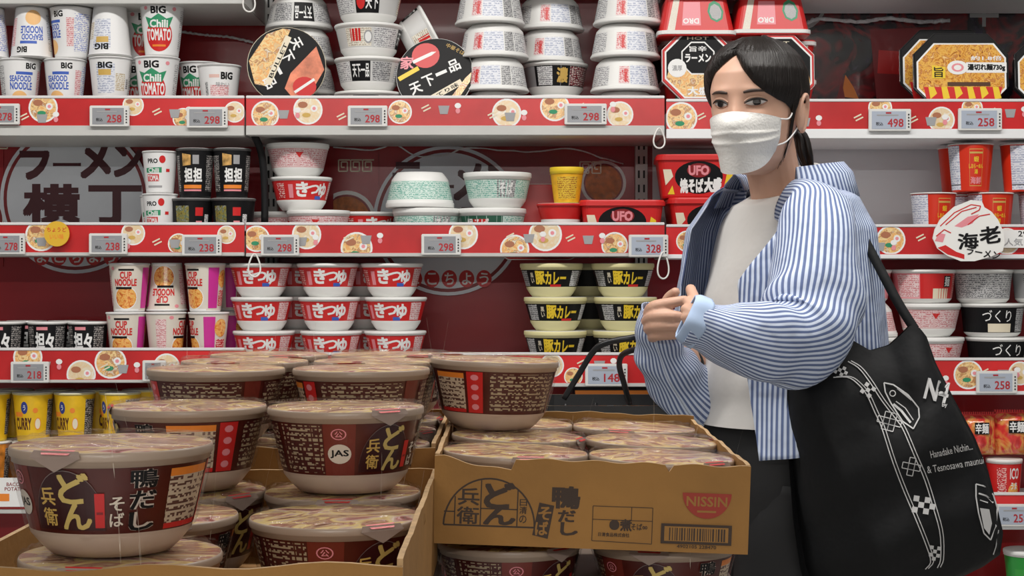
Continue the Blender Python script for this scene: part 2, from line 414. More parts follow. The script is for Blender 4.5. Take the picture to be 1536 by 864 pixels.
S['A', 'centre'] = shelf(C, 'upper', 147, 190, 203, [(398, 172, 21), (462, 165, 22), (600, 168, 18), (760, 170, 22), (832, 160, 22), (930, 172, 20)], .12)
S['A', 'right'] = shelf(Rt, 'upper', 152, 195, 208, [(1022, 177, 24), (1120, 170, 20), (1320, 162, 18), (1412, 180, 20), (1458, 162, 16), (1560, 175, 20)])
S['B', 'left'] = shelf(L, 'second', 337, 380, 384, [(62, 353, 24), (200, 350, 18), (268, 366, 16), (340, 352, 14), (-40, 358, 20)])
S['B', 'centre'] = shelf(C, 'second', 337, 381, 385, [(385, 358, 20), (460, 352, 22), (535, 372, 24), (695, 352, 22), (772, 374, 22), (818, 352, 25), (922, 368, 20)], .36)
S['B', 'right'] = shelf(Rt, 'second', 340, 383, 388, [(1030, 362, 16), (1280, 360, 18), (1336, 360, 22), (1510, 362, 20)], .5)
S['C', 'left'] = shelf(L, 'third', 525, 571, 574, [(42, 536, 22), (122, 562, 22), (166, 544, 24), (250, 550, 20)])
S['C', 'centre'] = shelf(C, 'third', 532, 576, 580, [(420, 550, 20), (560, 550, 22), (700, 552, 20), (828, 548, 18), (860, 565, 14), (985, 552, 16)])
S['C', 'right'] = shelf(Rt, 'third', 540, 588, 592, [(1090, 560, 20), (1300, 560, 20), (1452, 562, 22), (1530, 560, 18)])
S['D', 'left'] = shelf(L, 'fourth', 722, 765, 770, [(60, 745, 20), (240, 742, 20)])
S['D', 'centre'] = shelf(C, 'fourth', 725, 768, 773, [(500, 745, 20), (800, 745, 20)])
S['D', 'right'] = shelf(Rt, 'fourth', 742, 790, 794, [(1100, 765, 20), (1400, 765, 20)])
for sec in SECT:
    t_ = {'left': 0, 'centre': -60, 'right': -20}[sec[2]]; S['T', sec[2]] = shelf(sec, 'top', -52+t_, -8+t_, 6+t_, [])
    S['E', sec[2]] = shelf(sec, 'lowest', 960, 1004, 1010, [])

# ---- round posters on the red panels
MAROON = mat('maroon_lettering', (.075, .006, .012), .45); PALE = mat('pale_blue_white_poster', (.78, .82, .88), .45, var=.05, scale=8)
def round_poster(px, py, label):
    c = P(px, py, YB-.006); k = YB/F; e = empty('round_poster', c); tag(e, label, 'poster', 'round noodle-alley posters')
    v, f, _ = lathe([(.0005, 0), (.175, 0), (.175, .003), (.0005, .003)], 64)
    v = [Vector((p.x, -p.z, p.y)) for p in v]
    ob('disc', new_mesh('disc', v, f, PALE, smooth=False), e)
    d = Deco(lambda u, w_, l: Vector((u*k, -.0031-l, w_*k)), .0003, False)
    d.ring(0, 0, 107, 5, DRED, 64)
    for ch, x0, x1, y0, y1 in [('ラ', -83, -38, 28, 88), ('ー', -33, 9, 42, 60), ('メ', 8, 54, 30, 86), ('ン', 58, 100, 32, 84),
                               ('横', -78, 8, -38, 22), ('丁', 20, 100, -38, 20)]:
        d.text(ch, x0, x1, y0, y1, MAROON, .05); d.k -= 1
    d.up()
    for i, ch in enumerate('よこちょう'):
        d.disc(-50+26*i, -87, 11.5, 13, RED, 20); d.k -= 1
    d.up()
    for i, ch in enumerate('よこちょう'): d.text(ch, -57+26*i, -43+26*i, -96, -78, INKWHITE, .02); d.k -= 1
    d.build('lettering', e)
round_poster(113, 298, 'round pale poster with dark red lettering behind the left section')
round_poster(672, 331, 'round pale poster behind the green noodle bowls')
# greek-key border sheets and orange roundels printed on the red back panel
def panel_sheet(px0, px1, py0, py1, label, keys, rounds):
    a, b = P(px0, py1, YB-.003), P(px1, py0, YB-.003); k = YB/F
    e = empty('printed_sheet', a); tag(e, label, 'poster')
    ob('sheet', box_mesh('sheet', (0, 0, 0), (b.x-a.x, .002, b.z-a.z), PANRED), e)
    d = Deco(lambda u, v, l: Vector(((u-px0)*k, -l, (py1-v)*k)), .0003, False)
    for (u, v, r) in rounds:
        cl = (px0, px1, py0, py1)
        d.disc(u, v, r, r, INKWHITE, 40, clip=cl); d.disc(u, v, r*.87, r*.87, DRED, 40, clip=cl); d.disc(u, v, r*.8, r*.8, mat('amber_print', (.55, .16, .03), .5, var=.4, scale=60), 40, clip=cl)
    for (u0, u1, v) in keys:
        u = u0
        while u < u1:
            d.line([(u, v+8), (u+13, v+8), (u+13, v-6), (u+4, v-6), (u+4, v+2), (u+9, v+2)], 2, CREAM)
            d.line([(u, v+8), (u, v-9), (u+17, v-9)], 2, CREAM); u += 18; d.k -= 2
    tag(d.build('print', e), kind='stuff')
panel_sheet(500, 568, 205, 345, 'red sheet with a beige key border and an amber roundel beside the pink bowls', [(508, 560, 249)], [(520, 330, 44)])
panel_sheet(790, 945, 212, 445, 'red sheet with an amber roundel behind the yellow cup', [(870, 890, 252), (766+30, 830, 414)], [(905, 275, 34)])
panel_sheet(-120, 5, 205, 400, 'red sheet at the far left edge behind the shelf', [(-110, 0, 215)], [(-40, 330, 50)])
# dark poster of the top right shelf
e = empty('dark_poster', P(1350, 80, YB-.004)); tag(e, 'glossy black and red poster with a white character behind the big noodle trays', 'poster')
k = YB/F
DM = food('flame_print', [(.01, .01, .012), (.02, .012, .02), (.25, .01, .015), (.01, .01, .012), (.03, .02, .05)], 9, .12, .8)
ob('sheet', box_mesh('sheet', (-170*k, 0, -75*k), (200*k, .003, 90*k), DM), e)
d = Deco(lambda u, v, l: Vector(((u-1350)*k, -l, (80-v)*k)), .0003, False)
d.text('辛', 1452, 1500, 40, -15, mat('grey_white_print', (.5, .5, .5), .5), .02)
d.text('ラ', 1195, 1240, 45, -8, mat('grey_white_print', (.5, .5, .5), .5), .0)
d.poly([(1305, 45), (1400, 40), (1400, 150), (1315, 150)], DRED); d.poly([(1318, 75), (1362, 78), (1360, 112), (1316, 110)], RED)
d.poly([(1262, 145), (1268, 112), (1280, 130), (1288, 148)], ORANGE); d.poly([(1255, 150), (1262, 118), (1268, 150)], DRED)
tag(d.build('print', e), kind='stuff')
# clear plastic covers hung over the back panels; fold highlights painted as whitish ridges
RIDGE = mat('plastic_fold_highlight', (.88, .90, .92), .18, coat=.6, bump=.8, bscale=160)
def plastic_cover(pts, bottom, label, r=.0028):
    Y = YB-.014; c = P(*pts[0], Y); e = empty('plastic_cover', c); tag(e, label, 'plastic cover', 'clear plastic covers on the back panels')
    V = [P(*p, Y)-c for p in pts]; N = 40; top = [cr(V, i/N) for i in range(N+1)]; zb = P(0, bottom, Y).z-c.z; v = []; f = []
    for j in range(9):
        for i, p in enumerate(top): v.append(Vector((p.x, .004*noise.noise(Vector((i*.35, j*.7, r*900))), p.z+(zb-p.z)*j/8)))
    for j in range(8):
        for i in range(N): f.append((j*(N+1)+i, j*(N+1)+i+1, (j+1)*(N+1)+i+1, (j+1)*(N+1)+i))
    ob('sheet', new_mesh('sheet', v, f, film_mat('clear_cover_film', .05, .002)), e)
    rd = [p+Vector((0, -.003, .002*noise.noise(Vector((i*.9, 2, 0))))) for i, p in enumerate(top)]
    ob('folded_edge_highlight', new_mesh('folded_edge_highlight', *tube(rd, [r*(1+.5*noise.noise(Vector((i*1.3, 0, 7)))) for i in range(N+1)], 8, N*2)[:2], RIDGE), e)
plastic_cover([(1208, 36), (1230, 29), (1290, 33), (1330, 28), (1380, 33), (1424, 31)], 150, 'crumpled clear plastic edge across the black poster', .0045)
plastic_cover([(272, 48), (310, 53), (345, 56), (380, 64)], 148, 'clear plastic edge on the red panel left of the brown lid', .003)
plastic_cover([(500, 221), (560, 225), (592, 217), (625, 234), (670, 232), (700, 222), (760, 226), (800, 228), (855, 223), (900, 236), (935, 246)], 340, 'clear plastic edge above the green bowls and the yellow cup', .0018)

# ---- electronic price tags
TAGF = mat('price_tag_frame', (.72, .72, .70), .4); TAGS = mat('price_tag_screen', (.30, .31, .33), .25); TAGSB = mat('price_tag_screen_bright', (.42, .47, .56), .25)
INKR = mat('price_red', (.42, .02, .03), .5)
def price_tag(px, py, price, label, w_=50, h_=26, bright=False):
    c = Vector((fx(px), YF-.0045, fz(py))); e = empty('price_tag', c); tag(e, label, 'price tag', 'electronic price tags on the shelf edges')
    W, H = w_/1400, h_/1400
    ob('frame', box_mesh('frame', (-W-.005, -.008, -H-.004), (W+.008, 0, H+.004), TAGF, .0015), e)
    s = ob('screen', box_mesh('screen', (-W+.001, -.0085, -H+.001), (W-.003, -.004, H-.001), TAGSB if bright else TAGS), e)
    d = Deco(lambda u, v, l: Vector((u, -.0085-l, v)), .0002, False)
    d.text(price, -W*.1, W*.78, -H*.75, H*.15, INKR, .03); d.text('税込', -W*.75, -W*.35, -H*.6, -H*.2, BLACK)
    d.rect(-W*.7, W*.5, H*.45, H*.6, GREYM); d.rect(-W*.2, W*.1, H*.68, H*.85, INKR)
    for i in range(5): d.rect(W+.001, W+.004, -H*.8+i*H*.33, -H*.65+i*H*.33, BLACK)
    d.build('digits', s)
TAGSPEC = [(2, 172, '278', 'price tag at the photo’s left edge on the upper shelf', 48, 0), (165, 175, '258', 'price tag on the upper shelf below the inverted white cup', 50, 0),
 (311, 177, '298', 'price tag on the upper shelf below the lone low white cup', 52, 0), (551, 175, '298', 'price tag on the upper shelf below the upright grey bowls', 50, 0),
 (877, 172, '298', 'price tag on the upper shelf below the inverted grey bowls', 54, 0), (1332, 181, '498', 'bright price tag on the upper shelf left of the big noodle tray', 54, 1),
 (1467, 180, '258', 'bright price tag on the upper shelf below the big noodle tray', 56, 1), (12, 366, '278', 'price tag at the photo’s left edge on the second shelf', 44, 0),
 (163, 366, '238', 'price tag below the round poster on the second shelf', 48, 0), (303, 368, '238', 'price tag on the second shelf below the black cups', 50, 0),
 (420, 368, '298', 'price tag on the second shelf below the pink and red bowls', 48, 0), (661, 367, '298', 'price tag on the second shelf below the green bowls', 50, 0),
 (971, 369, '328', 'bright price tag on the second shelf below the red yakisoba tubs', 50, 1), (46, 558, '218', 'price tag on the third shelf below the black cups', 48, 0),
 (908, 562, '148', 'price tag seen through the black basket handles', 54, 1), (1492, 573, '258', 'bright price tag on the third shelf below the black bowls', 52, 1),
 (1520, 772, '258', 'price tag on the fourth shelf at the photo’s right edge', 50, 1), (232, 556, '198', 'price tag on the third shelf half hidden by a brown bowl', 26, 0)]
for px, py, pr, lb, w_, br in TAGSPEC: price_tag(px, py, pr, lb, w_, 28 if br else 26, bool(br))
# white loops hanging from the shelf ends
LOOP = mat('white_cord', (.82, .81, .78), .5)
for px, py, h_, lb in [(383, 398, 34, 'white cord loop above the red bowl stack'), (988, 208, 30, 'white cord loop beside the woman’s masked face'), (994, 398, 40, 'white cord loop above the woman’s hands'), (996, 592, 40, 'white cord loop below the price tag by the sleeve'), (375, 2, 34, 'white cord loop at the photo’s top edge')]:
    c = Vector((fx(px), YF-.012, fz(py))); hh = h_/1400; ww = .016
    pts = [Vector((math.sin(a)*ww*(.72-.28*math.cos(a)), .004*math.sin(a), hh*math.cos(a))) for a in [i*PI/8 for i in range(17)]]
    o = ob('cord_loop', new_mesh('cord_loop', *tube(pts, .0018, 8, 48)[:2], LOOP), None, c); tag(o, lb, 'cord loop', 'white cord loops on the shelf ends')
# dark curved shelf-end bracket
o = ob('shelf_bracket', new_mesh('shelf_bracket', *tube([P(378, 195, YF+.03), P(392, 230, YF+.05), P(397, 280, YF+.06), P(397, 335, YF+.06)], .008, 10)[:2], DBLACK)); tag(o, 'black curved bracket between the black cups and the pink bowls', 'bracket')
# round yellow pop sign, prawn sign, bacon card
e = empty('pop_sign', (fx(88), YF-.012, fz(351))); tag(e, 'round yellow pop sign on the shelf edge below the round poster', 'sign')
v, f, _ = lathe([(.0004, 0), (.027, 0), (.027, .003), (.0004, .003)], 28); ob('disc', new_mesh('disc', [Vector((p.x, -p.z, p.y)) for p in v], f, mat('mustard_print', (.75, .45, .03), .4), smooth=False), e)
d = Deco(lambda u, v, l: Vector((u, -.003-l, v)), .0003, False); d.text('ちょうど', -.021, .021, .004, .014, RED); d.text('いい味', -.015, .015, -.012, 0, ORANGE); d.build('lettering', e)
e = empty('prawn_sign', (fx(1447), YF-.03, fz(347))); tag(e, 'white cut-out sign with a prawn and black brush lettering on the shelf edge', 'sign')
def outline_plate(name, pts, m, th, parent, ox, oy, s=700.0):
    n = len(pts); v = [Vector(((x-ox)/s, -th, (oy-y)/s)) for x, y in pts]+[Vector(((x-ox)/s, 0, (oy-y)/s)) for x, y in pts]
    f = [tuple(range(n)), tuple(range(2*n-1, n-1, -1))]+[(i, n+i, n+(i+1) % n, (i+1) % n) for i in range(n)]
    return ob(name, new_mesh(name, v, f, m, smooth=False), parent)
outline_plate('card', [(1393, 358), (1396, 345), (1404, 330), (1425, 311), (1450, 301), (1466, 303), (1470, 312), (1480, 318), (1490, 330), (1498, 348), (1500, 365), (1497, 377), (1480, 385), (1455, 392), (1435, 392), (1415, 384), (1400, 373)], mat('prawn_card_white', (.85, .85, .82), .5), .004, e, 1447, 347)
d = Deco(lambda u, v, l: Vector(((u-1447)/700, -.004-l, (347-v)/700)), .0003, False)
d.poly([(1425, 340), (1445, 326), (1462, 322), (1452, 336), (1436, 342)], PINK); d.poly([(1400, 372), (1412, 368), (1428, 378), (1440, 382), (1440, 389), (1415, 382)], RED)
d.poly([(1396, 362), (1402, 350), (1412, 352), (1408, 364)], PINK)
for pts in ([(1404, 340), (1425, 320), (1450, 308), (1464, 310)], [(1412, 338), (1436, 318), (1458, 312)], [(1445, 338), (1462, 325), (1478, 322)], [(1398, 355), (1410, 345), (1420, 350)], [(1464, 310), (1462, 316), (1450, 322)]): d.line(pts, 1.6, RED)
d.text('海', 1430, 1461, 374, 350, BLACK, .03, R(-4)); d.text('老', 1462, 1494, 366, 340, BLACK, .03, R(-8)); d.text('ラーメン', 1443, 1493, 386, 374, BLACK, .02, R(10)); d.build('lettering', e)
e = empty('price_card', (fx(20), YF-.006, fz(737))); tag(e, 'white card with red print at the lower left shelf edge', 'sign')
ob('card', box_mesh('card', (-.04, -.002, -.032), (.03, 0, .03), INKWHITE), e); d = Deco(lambda u, v, l: Vector((u, -.002-l, v)), .0003, False)
d.text('BACON', -.012, .024, .012, .02, DRED); d.text('POTATO', -.016, .026, .002, .01, DRED); d.rect(-.03, -.006, -.02, -.004, ORANGE); d.build('lettering', e)
e = empty('menu_card', (fx(1525), YF-.008, fz(355))); tag(e, 'white card with grey lettering behind the prawn sign', 'sign')
ob('card', box_mesh('card', (-.05, -.002, -.024), (.1, 0, .014), INKWHITE), e); d = Deco(lambda u, v, l: Vector((u, -.002-l, v)), .0003, False)
d.text('人気の', -.03, .03, -.02, -.004, GREYM); d.text('298', .0, .03, .0, .012, BLACK); d.build('lettering', e)

# ================================================================== kinds of products
GSPK = fineprint('grey_fineprint', (.72, .72, .72), (.25, .25, .27)); GSPK2 = fineprint('dark_fineprint', (.5, .5, .5), (.1, .1, .11))
PSPK = fineprint('pink_fineprint', (.8, .62, .62), (.6, .2, .22)); TSPK = fineprint('teal_fineprint', (.62, .76, .70), (.12, .40, .32))
BSPK = fineprint('brown_fineprint', (.07, .012, .012), (.42, .34, .22)); BEIGEP = fineprint('beige_fineprint', (.62, .50, .36), (.12, .05, .04))
BLSPK = fineprint('pale_blue_fineprint', (.72, .74, .80), (.38, .42, .55), .005, .003); KSPK = fineprint('black_fineprint', (.02, .02, .022), (.45, .42, .40))
RSPK = fineprint('red_fineprint', (.55, .02, .03), (.85, .6, .55)); CSPK = fineprint('cream_fineprint', (.8, .76, .66), (.45, .38, .3)); YSPK = fineprint('gold_fineprint', (.75, .5, .05), (.4, .15, .02))
WLID = mat('white_paper_lid', (.78, .78, .76), .35, coat=.2)
CUPN = food('cup_noodle_picture', [(.5, .1, .02), (.85, .3, .06), (.9, .55, .15), (.75, .2, .04)], 90)
# --- brown duck-broth bowls of the foreground
DLID = food('noodle_lid_print', [(.16, .05, .035), (.50, .36, .22), (.32, .13, .10), (.72, .55, .22), (.55, .42, .34), (.40, .14, .13), (.13, .04, .03)], 17, .24, .35, (1, 1.6, 1))
DBASE = mat('warm_tinted_foam', (.54, .41, .32), .4); DRIM = mat('warm_tinted_rim', (.41, .31, .235), .38)  # warm light on the pile is mixed into the foam and rim colours
BROWN = mat('brown_label', (.075, .009, .006), .32, var=.15, scale=40); ARCH = mat('arch_brown', (.035, .004, .006), .35); KHAKI = mat('gold_lettering', (.62, .46, .14), .4); RIMGREY = mat('silver_grey_line', (.22, .17, .16), .4)
def donburi(d):
    d.rect(-98, -59, .04, .96, BSPK); d.rect(-58, -33, 0, 1, mat('rust_panel', (.17, .022, .014), .35))
    d.rect(60, 98, .08, .94, BEIGEP); d.rect(60, 98, .82, .94, ORANGE); d.rect(60, 98, .02, .1, RED)
    d.rect(101, 117, .02, .98, RED); d.rect(124, 200, .06, .95, BSPK); d.rect(203, 219, 0, 1, mat('rust_panel', (.17, .022, .014), .35)); d.rect(224, 256, .06, .95, BSPK)
    for i in range(4): d.disc(109, .16+.23*i, 4, .07, PINK, 10); d.k -= 1
    d.up()
    d.ring(-46, .8, 6, 1, PINK, 16, asp=.018); d.text('公', -49, -43, .74, .86, PINK)
    d.disc(-45.5, .42, 9.5, .19, mat('stamp_white', (.7, .62, .52), .45), 22); d.text('JAS', -53, -38, .34, .5, BLACK, .03)
    pts = [(-30, .06), (20, .06)]+[(-5+25*math.cos(a), .06+.9*math.sin(a)) for a in [PI*i/18 for i in range(19)]]
    n = 18; s = 25.0
    uv = [(-5+s*math.cos(PI*i/n), .06+.9*math.sin(PI*i/n)) for i in range(n+1)]; b = [(u, .06) for u, _ in uv]
    d._put(uv+b, [(i, i+1, n+2+i, n+1+i) for i in range(n)], ARCH); d.up()
    d.line([(u, v) for u, v in uv], .012, RIMGREY)
    for i in range(n): pass
    d.text('ど', -10, 10, .46, .93, KHAKI, .035); d.k -= 1; d.text('ん', -9, 11, .07, .48, KHAKI, .035)
    d.vtext('兵衛', -24, -12.5, .1, .72, GOLD, .02)
    d.rect(13, 19, .1, .62, RED); d.rect(14, 18, .3, .34, DRED)
    d.vtext('そば', 22, 31, .1, .58, mat('cream_white', (.75, .66, .55), .4), .02); d.text('つゆ', 20, 31, .6, .82, mat('cream_white', (.75, .66, .55), .4), .01, R(-15))
    d.vtext('鴨だし', 34, 51, .02, .99, mat('pale_outline', (.6, .5, .42), .4), .09); d.vtext('鴨だし', 34, 51, .02, .99, BLACK, .03)
DUCK = round_kind('noodle_bowl', 'noodle bowl', .138, .0735, .60, .80, .24, .15, DBASE, BROWN, DRIM, DLID, donburi, 64, .955, film=True)
# peel tab with red print on the lid's edge, towards angle -14 degrees
tv = [(-.017, -.0680, .0738), (.017, -.0680, .0738), (.019, -.0702, .0695), (0, -.0705, .0600), (-.019, -.0702, .0695)]
tv = [Matrix.Rotation(R(-8), 3, 'Z') @ Vector(p) for p in tv]; q = MB(); q.add(tv, [(0, 1, 2, 4), (4, 2, 3)], mat('tab_grey', (.32, .24, .2), .3))
tv2 = [Matrix.Rotation(R(-8), 3, 'Z') @ Vector(p) for p in [(-.013, -.0655, .0743), (.013, -.0655, .0743), (.010, -.0706, .0715), (-.010, -.0706, .0715)]]; q.add(tv2, [(0, 1, 2, 3)], RED)
DUCK.parts.insert(4, ('peel_tab', q.mesh('peel_tab'), []))
# --- shelf bowls
def kitsu(d):
    d.text('き', -34, -8, .15, .92, INKWHITE, .05); d.text('つ', -9, 17, .3, .78, INKWHITE, .05); d.text('ゆ', 16, 38, .12, .88, INKWHITE, .05)
    d.poly([(8, .02), (24, .02), (24, .2), (8, .2)], BLUE); d.rect(46, 74, .05, .95, PSPK); d.rect(-80, -60, .1, .9, RSPK); d.rect(-50, -40, .1, .8, PINK)
KITSU = round_kind('red_noodle_bowl', 'noodle bowl', .136, .0735, .60, .80, .30, .13, WHITE, RED, WHITE, WLID, kitsu, 40)
def curry(d):
    d.text('豚', -22, -1, .14, .94, YEL, .05); d.text('カレー', 0, 44, .14, .9, YEL, .05); d.vtext('黒い', -34, -26, .2, .85, CREAM, .02)
    d.rect(10, 34, .0, .14, RED); d.rect(-70, -42, .05, .95, GSPK2); d.rect(56, 80, .05, .95, GSPK); d.rect(80, 180, .06, .95, KSPK)
CURRY = round_kind('black_noodle_bowl', 'noodle bowl', .138, .0735, .60, .80, .30, .2, mat('pale_yellow_foam', (.75, .70, .38), .4), BLACK, mat('pale_yellow_rim', (.74, .68, .36), .4), WLID, curry, 40)
def ippin(d):
    d.rect(-55, -2, .04, .96, GSPK); d.rect(0, 38, .02, .98, BLACK); d.text('天下一品', 4, 36, .2, .85, INKWHITE, .03)
    d.rect(42, 80, .04, .96, GSPK2); d.rect(-110, -60, .06, .94, CSPK); d.rect(-100, -80, .3, .9, RED); d.disc(-66, .5, 8, .3, INKWHITE, 16); d.ring(-66, .5, 8, 2, GREYM, 18, asp=.04)
    d.rect(90, 150, .04, .96, GSPK); d.rect(155, 200, .02, .98, BLACK); d.disc(165, .55, 8, .36, RED, 16); d.text('天下', 174, 198, .2, .85, INKWHITE, .03)
IPPIN = round_kind('grey_noodle_bowl', 'noodle bowl', .15, .0735, .62, .82, .26, .14, WHITE, mat('pale_grey_label', (.62, .62, .61), .4), WHITE, WLID, ippin, 40)
LIDA = Deco
def lid_disc(kind, fnp):
    T = kind.D/2; H = kind.H
    d = Deco(lambda u, v, l: Vector((u*T, v*T, H+.0006+l)), .0003, False); fnp(d)
    kind.parts = [(pn, me, (subs+[('print', d.mesh('print'))] if pn == 'lid' else subs)) for pn, me, subs in kind.parts]
def lidp1(d):
    d.disc(0, 0, .96, .96, BLACK, 40); d.poly([(-.95, .1), (-.5, .8), (-.1, .95), (.1, .93), (-.5, -.55), (-.8, -.5)], BROTH)
    d.poly([(.1, -.2), (.75, .5), (.95, -.1), (.6, -.72), (.2, -.9), (-.05, -.6)], mat('salmon_print', (.7, .22, .12), .4, var=.4, scale=40))
    for i, ch in enumerate('天下一品'): d.text(ch, .0+.1-.22*i, .28+.1-.22*i, .42-.34*i, .72-.34*i, INKWHITE, .03, R(-62)); d.k -= 1
    d.up(); d.disc(.45, -.55, .3, .26, RED, 18); d.line([(.2, -.7), (.7, -.35)], .07, INKWHITE)
    d.line([(-.48, -.5), (.05, .75)], .16, CREAM); d.text('BULLET', -.7, .28, .07, .17, BLACK, .02, R(66))
def lidp2(d):
    d.disc(0, 0, .96, .96, BLACK, 40); d.disc(-.25, .52, .36, .34, RED, 22); d.poly([(-.6, .38), (-.1, .62), (.02, .62), (-.1, .52), (-.55, .3)], INKWHITE)
    d.text('家', -.9, -.55, .15, .5, PINK, .03); d.line([(-.92, -.12), (-.42, .18)], .12, YEL)
    for i, ch in enumerate('天下一品'): d.text(ch, -.62+.32*i, -.32+.32*i, -.52+.2*i, -.2+.2*i, INKWHITE, .03, R(24)); d.k -= 1
    d.up(); d.line([(-.35, -.82), (.7, -.2)], .16, CREAM); d.text('こってり味', -.34, .68, -.58, -.46, BLACK, .02, R(30))
    d.poly([(.25, -.9), (.6, -.72), (.92, -.2), (.95, .05), (.8, -.1)], BROTH); d.text('中華そば', .25, .78, .62, .74, GOLD, .01, R(-28))
def clone_kind(k):
    c = Kind(k.name, k.cat, k.D, k.H); c.parts = list(k.parts); return c
IPA = round_kind('round_noodle_tub', 'noodle bowl', .17, .08, .66, .82, .2, .1, WHITE, BLACK, CREAM, BLACK, None, 44); lid_disc(IPA, lidp1)
IPB = round_kind('round_noodle_tub', 'noodle bowl', .17, .08, .66, .82, .2, .1, WHITE, BLACK, INKWHITE, BLACK, None, 44); lid_disc(IPB, lidp2)
def greyb(d):
    d.rect(-60, -8, .05, .95, GSPK); d.rect(-6, 12, .05, .95, GSPK2); d.rect(14, 50, .05, .95, BLSPK); d.rect(52, 70, .1, .9, PSPK); d.text('濃い', 54, 68, .2, .85, RED, .03)
    d.rect(-82, -62, .02, .98, BLACK); d.text('と', -78, -66, .2, .85, GOLD, .03); d.rect(-140, -90, .05, .95, RSPK); d.rect(90, 170, .05, .95, GSPK)
GREYB = round_kind('grey_noodle_bowl', 'noodle bowl', .154, .0735, .64, .84, .24, .12, WHITE, WHITE, WHITE, WLID, greyb, 40)
def darkb(d):
    d.rect(-70, 70, 0, 1, BLACK); d.rect(0, 60, .04, .96, fineprint('maroon_fineprint', (.2, .02, .03), (.8, .75, .7))); d.text('濃', -26, -4, .15, .9, GOLD, .04); d.rect(-64, -34, .05, .95, GSPK)
DARKB = round_kind('grey_noodle_bowl', 'noodle bowl', .148, .0735, .64, .84, .26, .13, WHITE, GREYM, WHITE, WLID, darkb, 40)
def pinkb(d): d.rect(-80, -5, .05, .95, PSPK); d.rect(0, 70, .05, .95, PSPK); d.poly([(-8, .8), (8, .8), (0, .5)], RED); d.rect(90, 260, .05, .95, PSPK)
PINKB = round_kind('pink_noodle_bowl', 'noodle bowl', .138, .0735, .62, .82, .26, .18, WHITE, mat('pale_pink', (.75, .5, .5), .4), WHITE, WLID, pinkb, 40)
def greenb(d): d.rect(-85, 85, .04, .96, TSPK); d.rect(20, 55, .04, .96, GSPK2); d.text('そば', 24, 50, .2, .85, INKWHITE, .03); d.rect(95, 265, .04, .96, TSPK)
GREENB = round_kind('green_noodle_bowl', 'noodle bowl', .15, .078, .66, .84, .26, .22, WHITE, mat('pale_teal', (.55, .72, .65), .4), WHITE, WLID, greenb, 40)
def greenc(d): d.rect(-75, 20, .02, .98, mat('dark_green', (.02, .1, .06), .4)); d.text('緑そば', -50, -5, .2, .85, INKWHITE, .03); d.rect(-35, -8, .55, .8, RED); d.rect(24, 75, .04, .96, TSPK)
GREENC = round_kind('green_noodle_bowl', 'noodle bowl', .15, .078, .66, .84, .26, .22, WHITE, mat('pale_teal', (.55, .72, .65), .4), WHITE, WLID, greenc, 40)
REDWHITE = round_kind('red_noodle_bowl', 'noodle bowl', .105, .088, .62, .82, .6, .1, WHITE, RED, RED, WLID, None, 36)
def rwb(d): d.rect(-70, -22, .05, .95, PSPK); d.rect(-20, 55, 0, 1, RED); d.rect(5, 40, .0, .4, CREAM); d.rect(28, 46, .45, .9, BLACK); d.text('麺', 30, 44, .48, .88, INKWHITE); d.rect(56, 80, .05, .95, RSPK)
RWB = round_kind('red_noodle_bowl', 'noodle bowl', .14, .0735, .72, .86, .14, .12, WHITE, PINK, WHITE, WLID, rwb, 40)
def kurob(d): d.rect(-80, 80, 0, 1, BLACK); d.text('づくり', -34, 22, .42, .9, INKWHITE, .0); d.rect(-24, 22, .02, .36, CREAM); d.rect(34, 74, .04, .96, GSPK2)
KUROB = round_kind('black_noodle_bowl', 'noodle bowl', .14, .0735, .72, .86, .14, .12, WHITE, BLACK, WHITE, WLID, kurob, 40)
def haib(d): d.rect(-85, 85, .03, .97, GSPK2)
HAIB = round_kind('grey_noodle_bowl', 'noodle bowl', .13, .0735, .72, .86, .14, .12, WHITE, GREYM, WHITE, WLID, haib, 40)
# --- cups
PAPER = mat('white_paper_cup', (.80, .80, .80), .4)
def chili(d):
    d.text('BIG', -22, 20, .80, .95, BLACK, .06); d.disc(0, .36, 42, .32, RED, 28)
    d.poly([(-42, .75), (-22, .70), (0, .80), (22, .70), (42, .75), (30, .52), (-30, .52)], GREEN); d.text('Chili', -27, 27, .52, .68, INKWHITE, .05)
    d.text('TOMATO', -38, 38, .26, .5, INKWHITE, .05); d.rect(-22, 22, .14, .18, ORANGE); d.disc(-38, .92, 6, .04, PINK, 10); d.disc(44, .9, 6, .04, PINK, 10)
    d.rect(70, 130, .1, .9, GSPK); d.rect(-130, -70, .1, .9, CSPK)
CHILI = round_kind('white_noodle_cup', 'noodle cup', .099, .117, .70, .72, .04, .05, PAPER, PAPER, PAPER, WLID, chili, 40, foot=False)
BLUEPR = fineprint('blue_fineprint', (.8, .8, .8), (.25, .3, .6))
def seafood(d):
    d.text('BIG', 8, 40, .82, .95, BLACK, .06); d.text('SEAFOOD', -40, 26, .55, .68, BLUE, .05); d.text('NOODLE', -40, 30, .38, .54, BLUE, .05); d.rect(-20, 30, .70, .76, BLUE)
    d.disc(-10, .2, 26, .16, mat('pale_orange', (.85, .5, .2), .4), 20); d.rect(50, 72, .2, .8, PSPK); d.rect(74, 130, .1, .9, BLUEPR); d.rect(-130, -60, .1, .9, GSPK)
SEAF = round_kind('white_noodle_cup', 'noodle cup', .093, .112, .72, .74, .04, .05, PAPER, PAPER, PAPER, WLID, seafood, 40, foot=False)
def plainb(d):
    d.rect(-50, 5, .3, .9, BLSPK); d.rect(8, 40, .35, .7, fineprint('tan_fineprint', (.75, .72, .65), (.5, .4, .25))); d.text('BIG', -44, -2, .8, .93, BLACK, .06); d.rect(-44, -6, .66, .78, GOLD); d.rect(44, 54, .4, .6, GSPK2); d.rect(60, 150, .1, .9, GSPK)
PLAINB = round_kind('white_noodle_cup', 'noodle cup', .095, .116, .72, .74, .04, .05, PAPER, PAPER, PAPER, WLID, plainb, 40, foot=False)
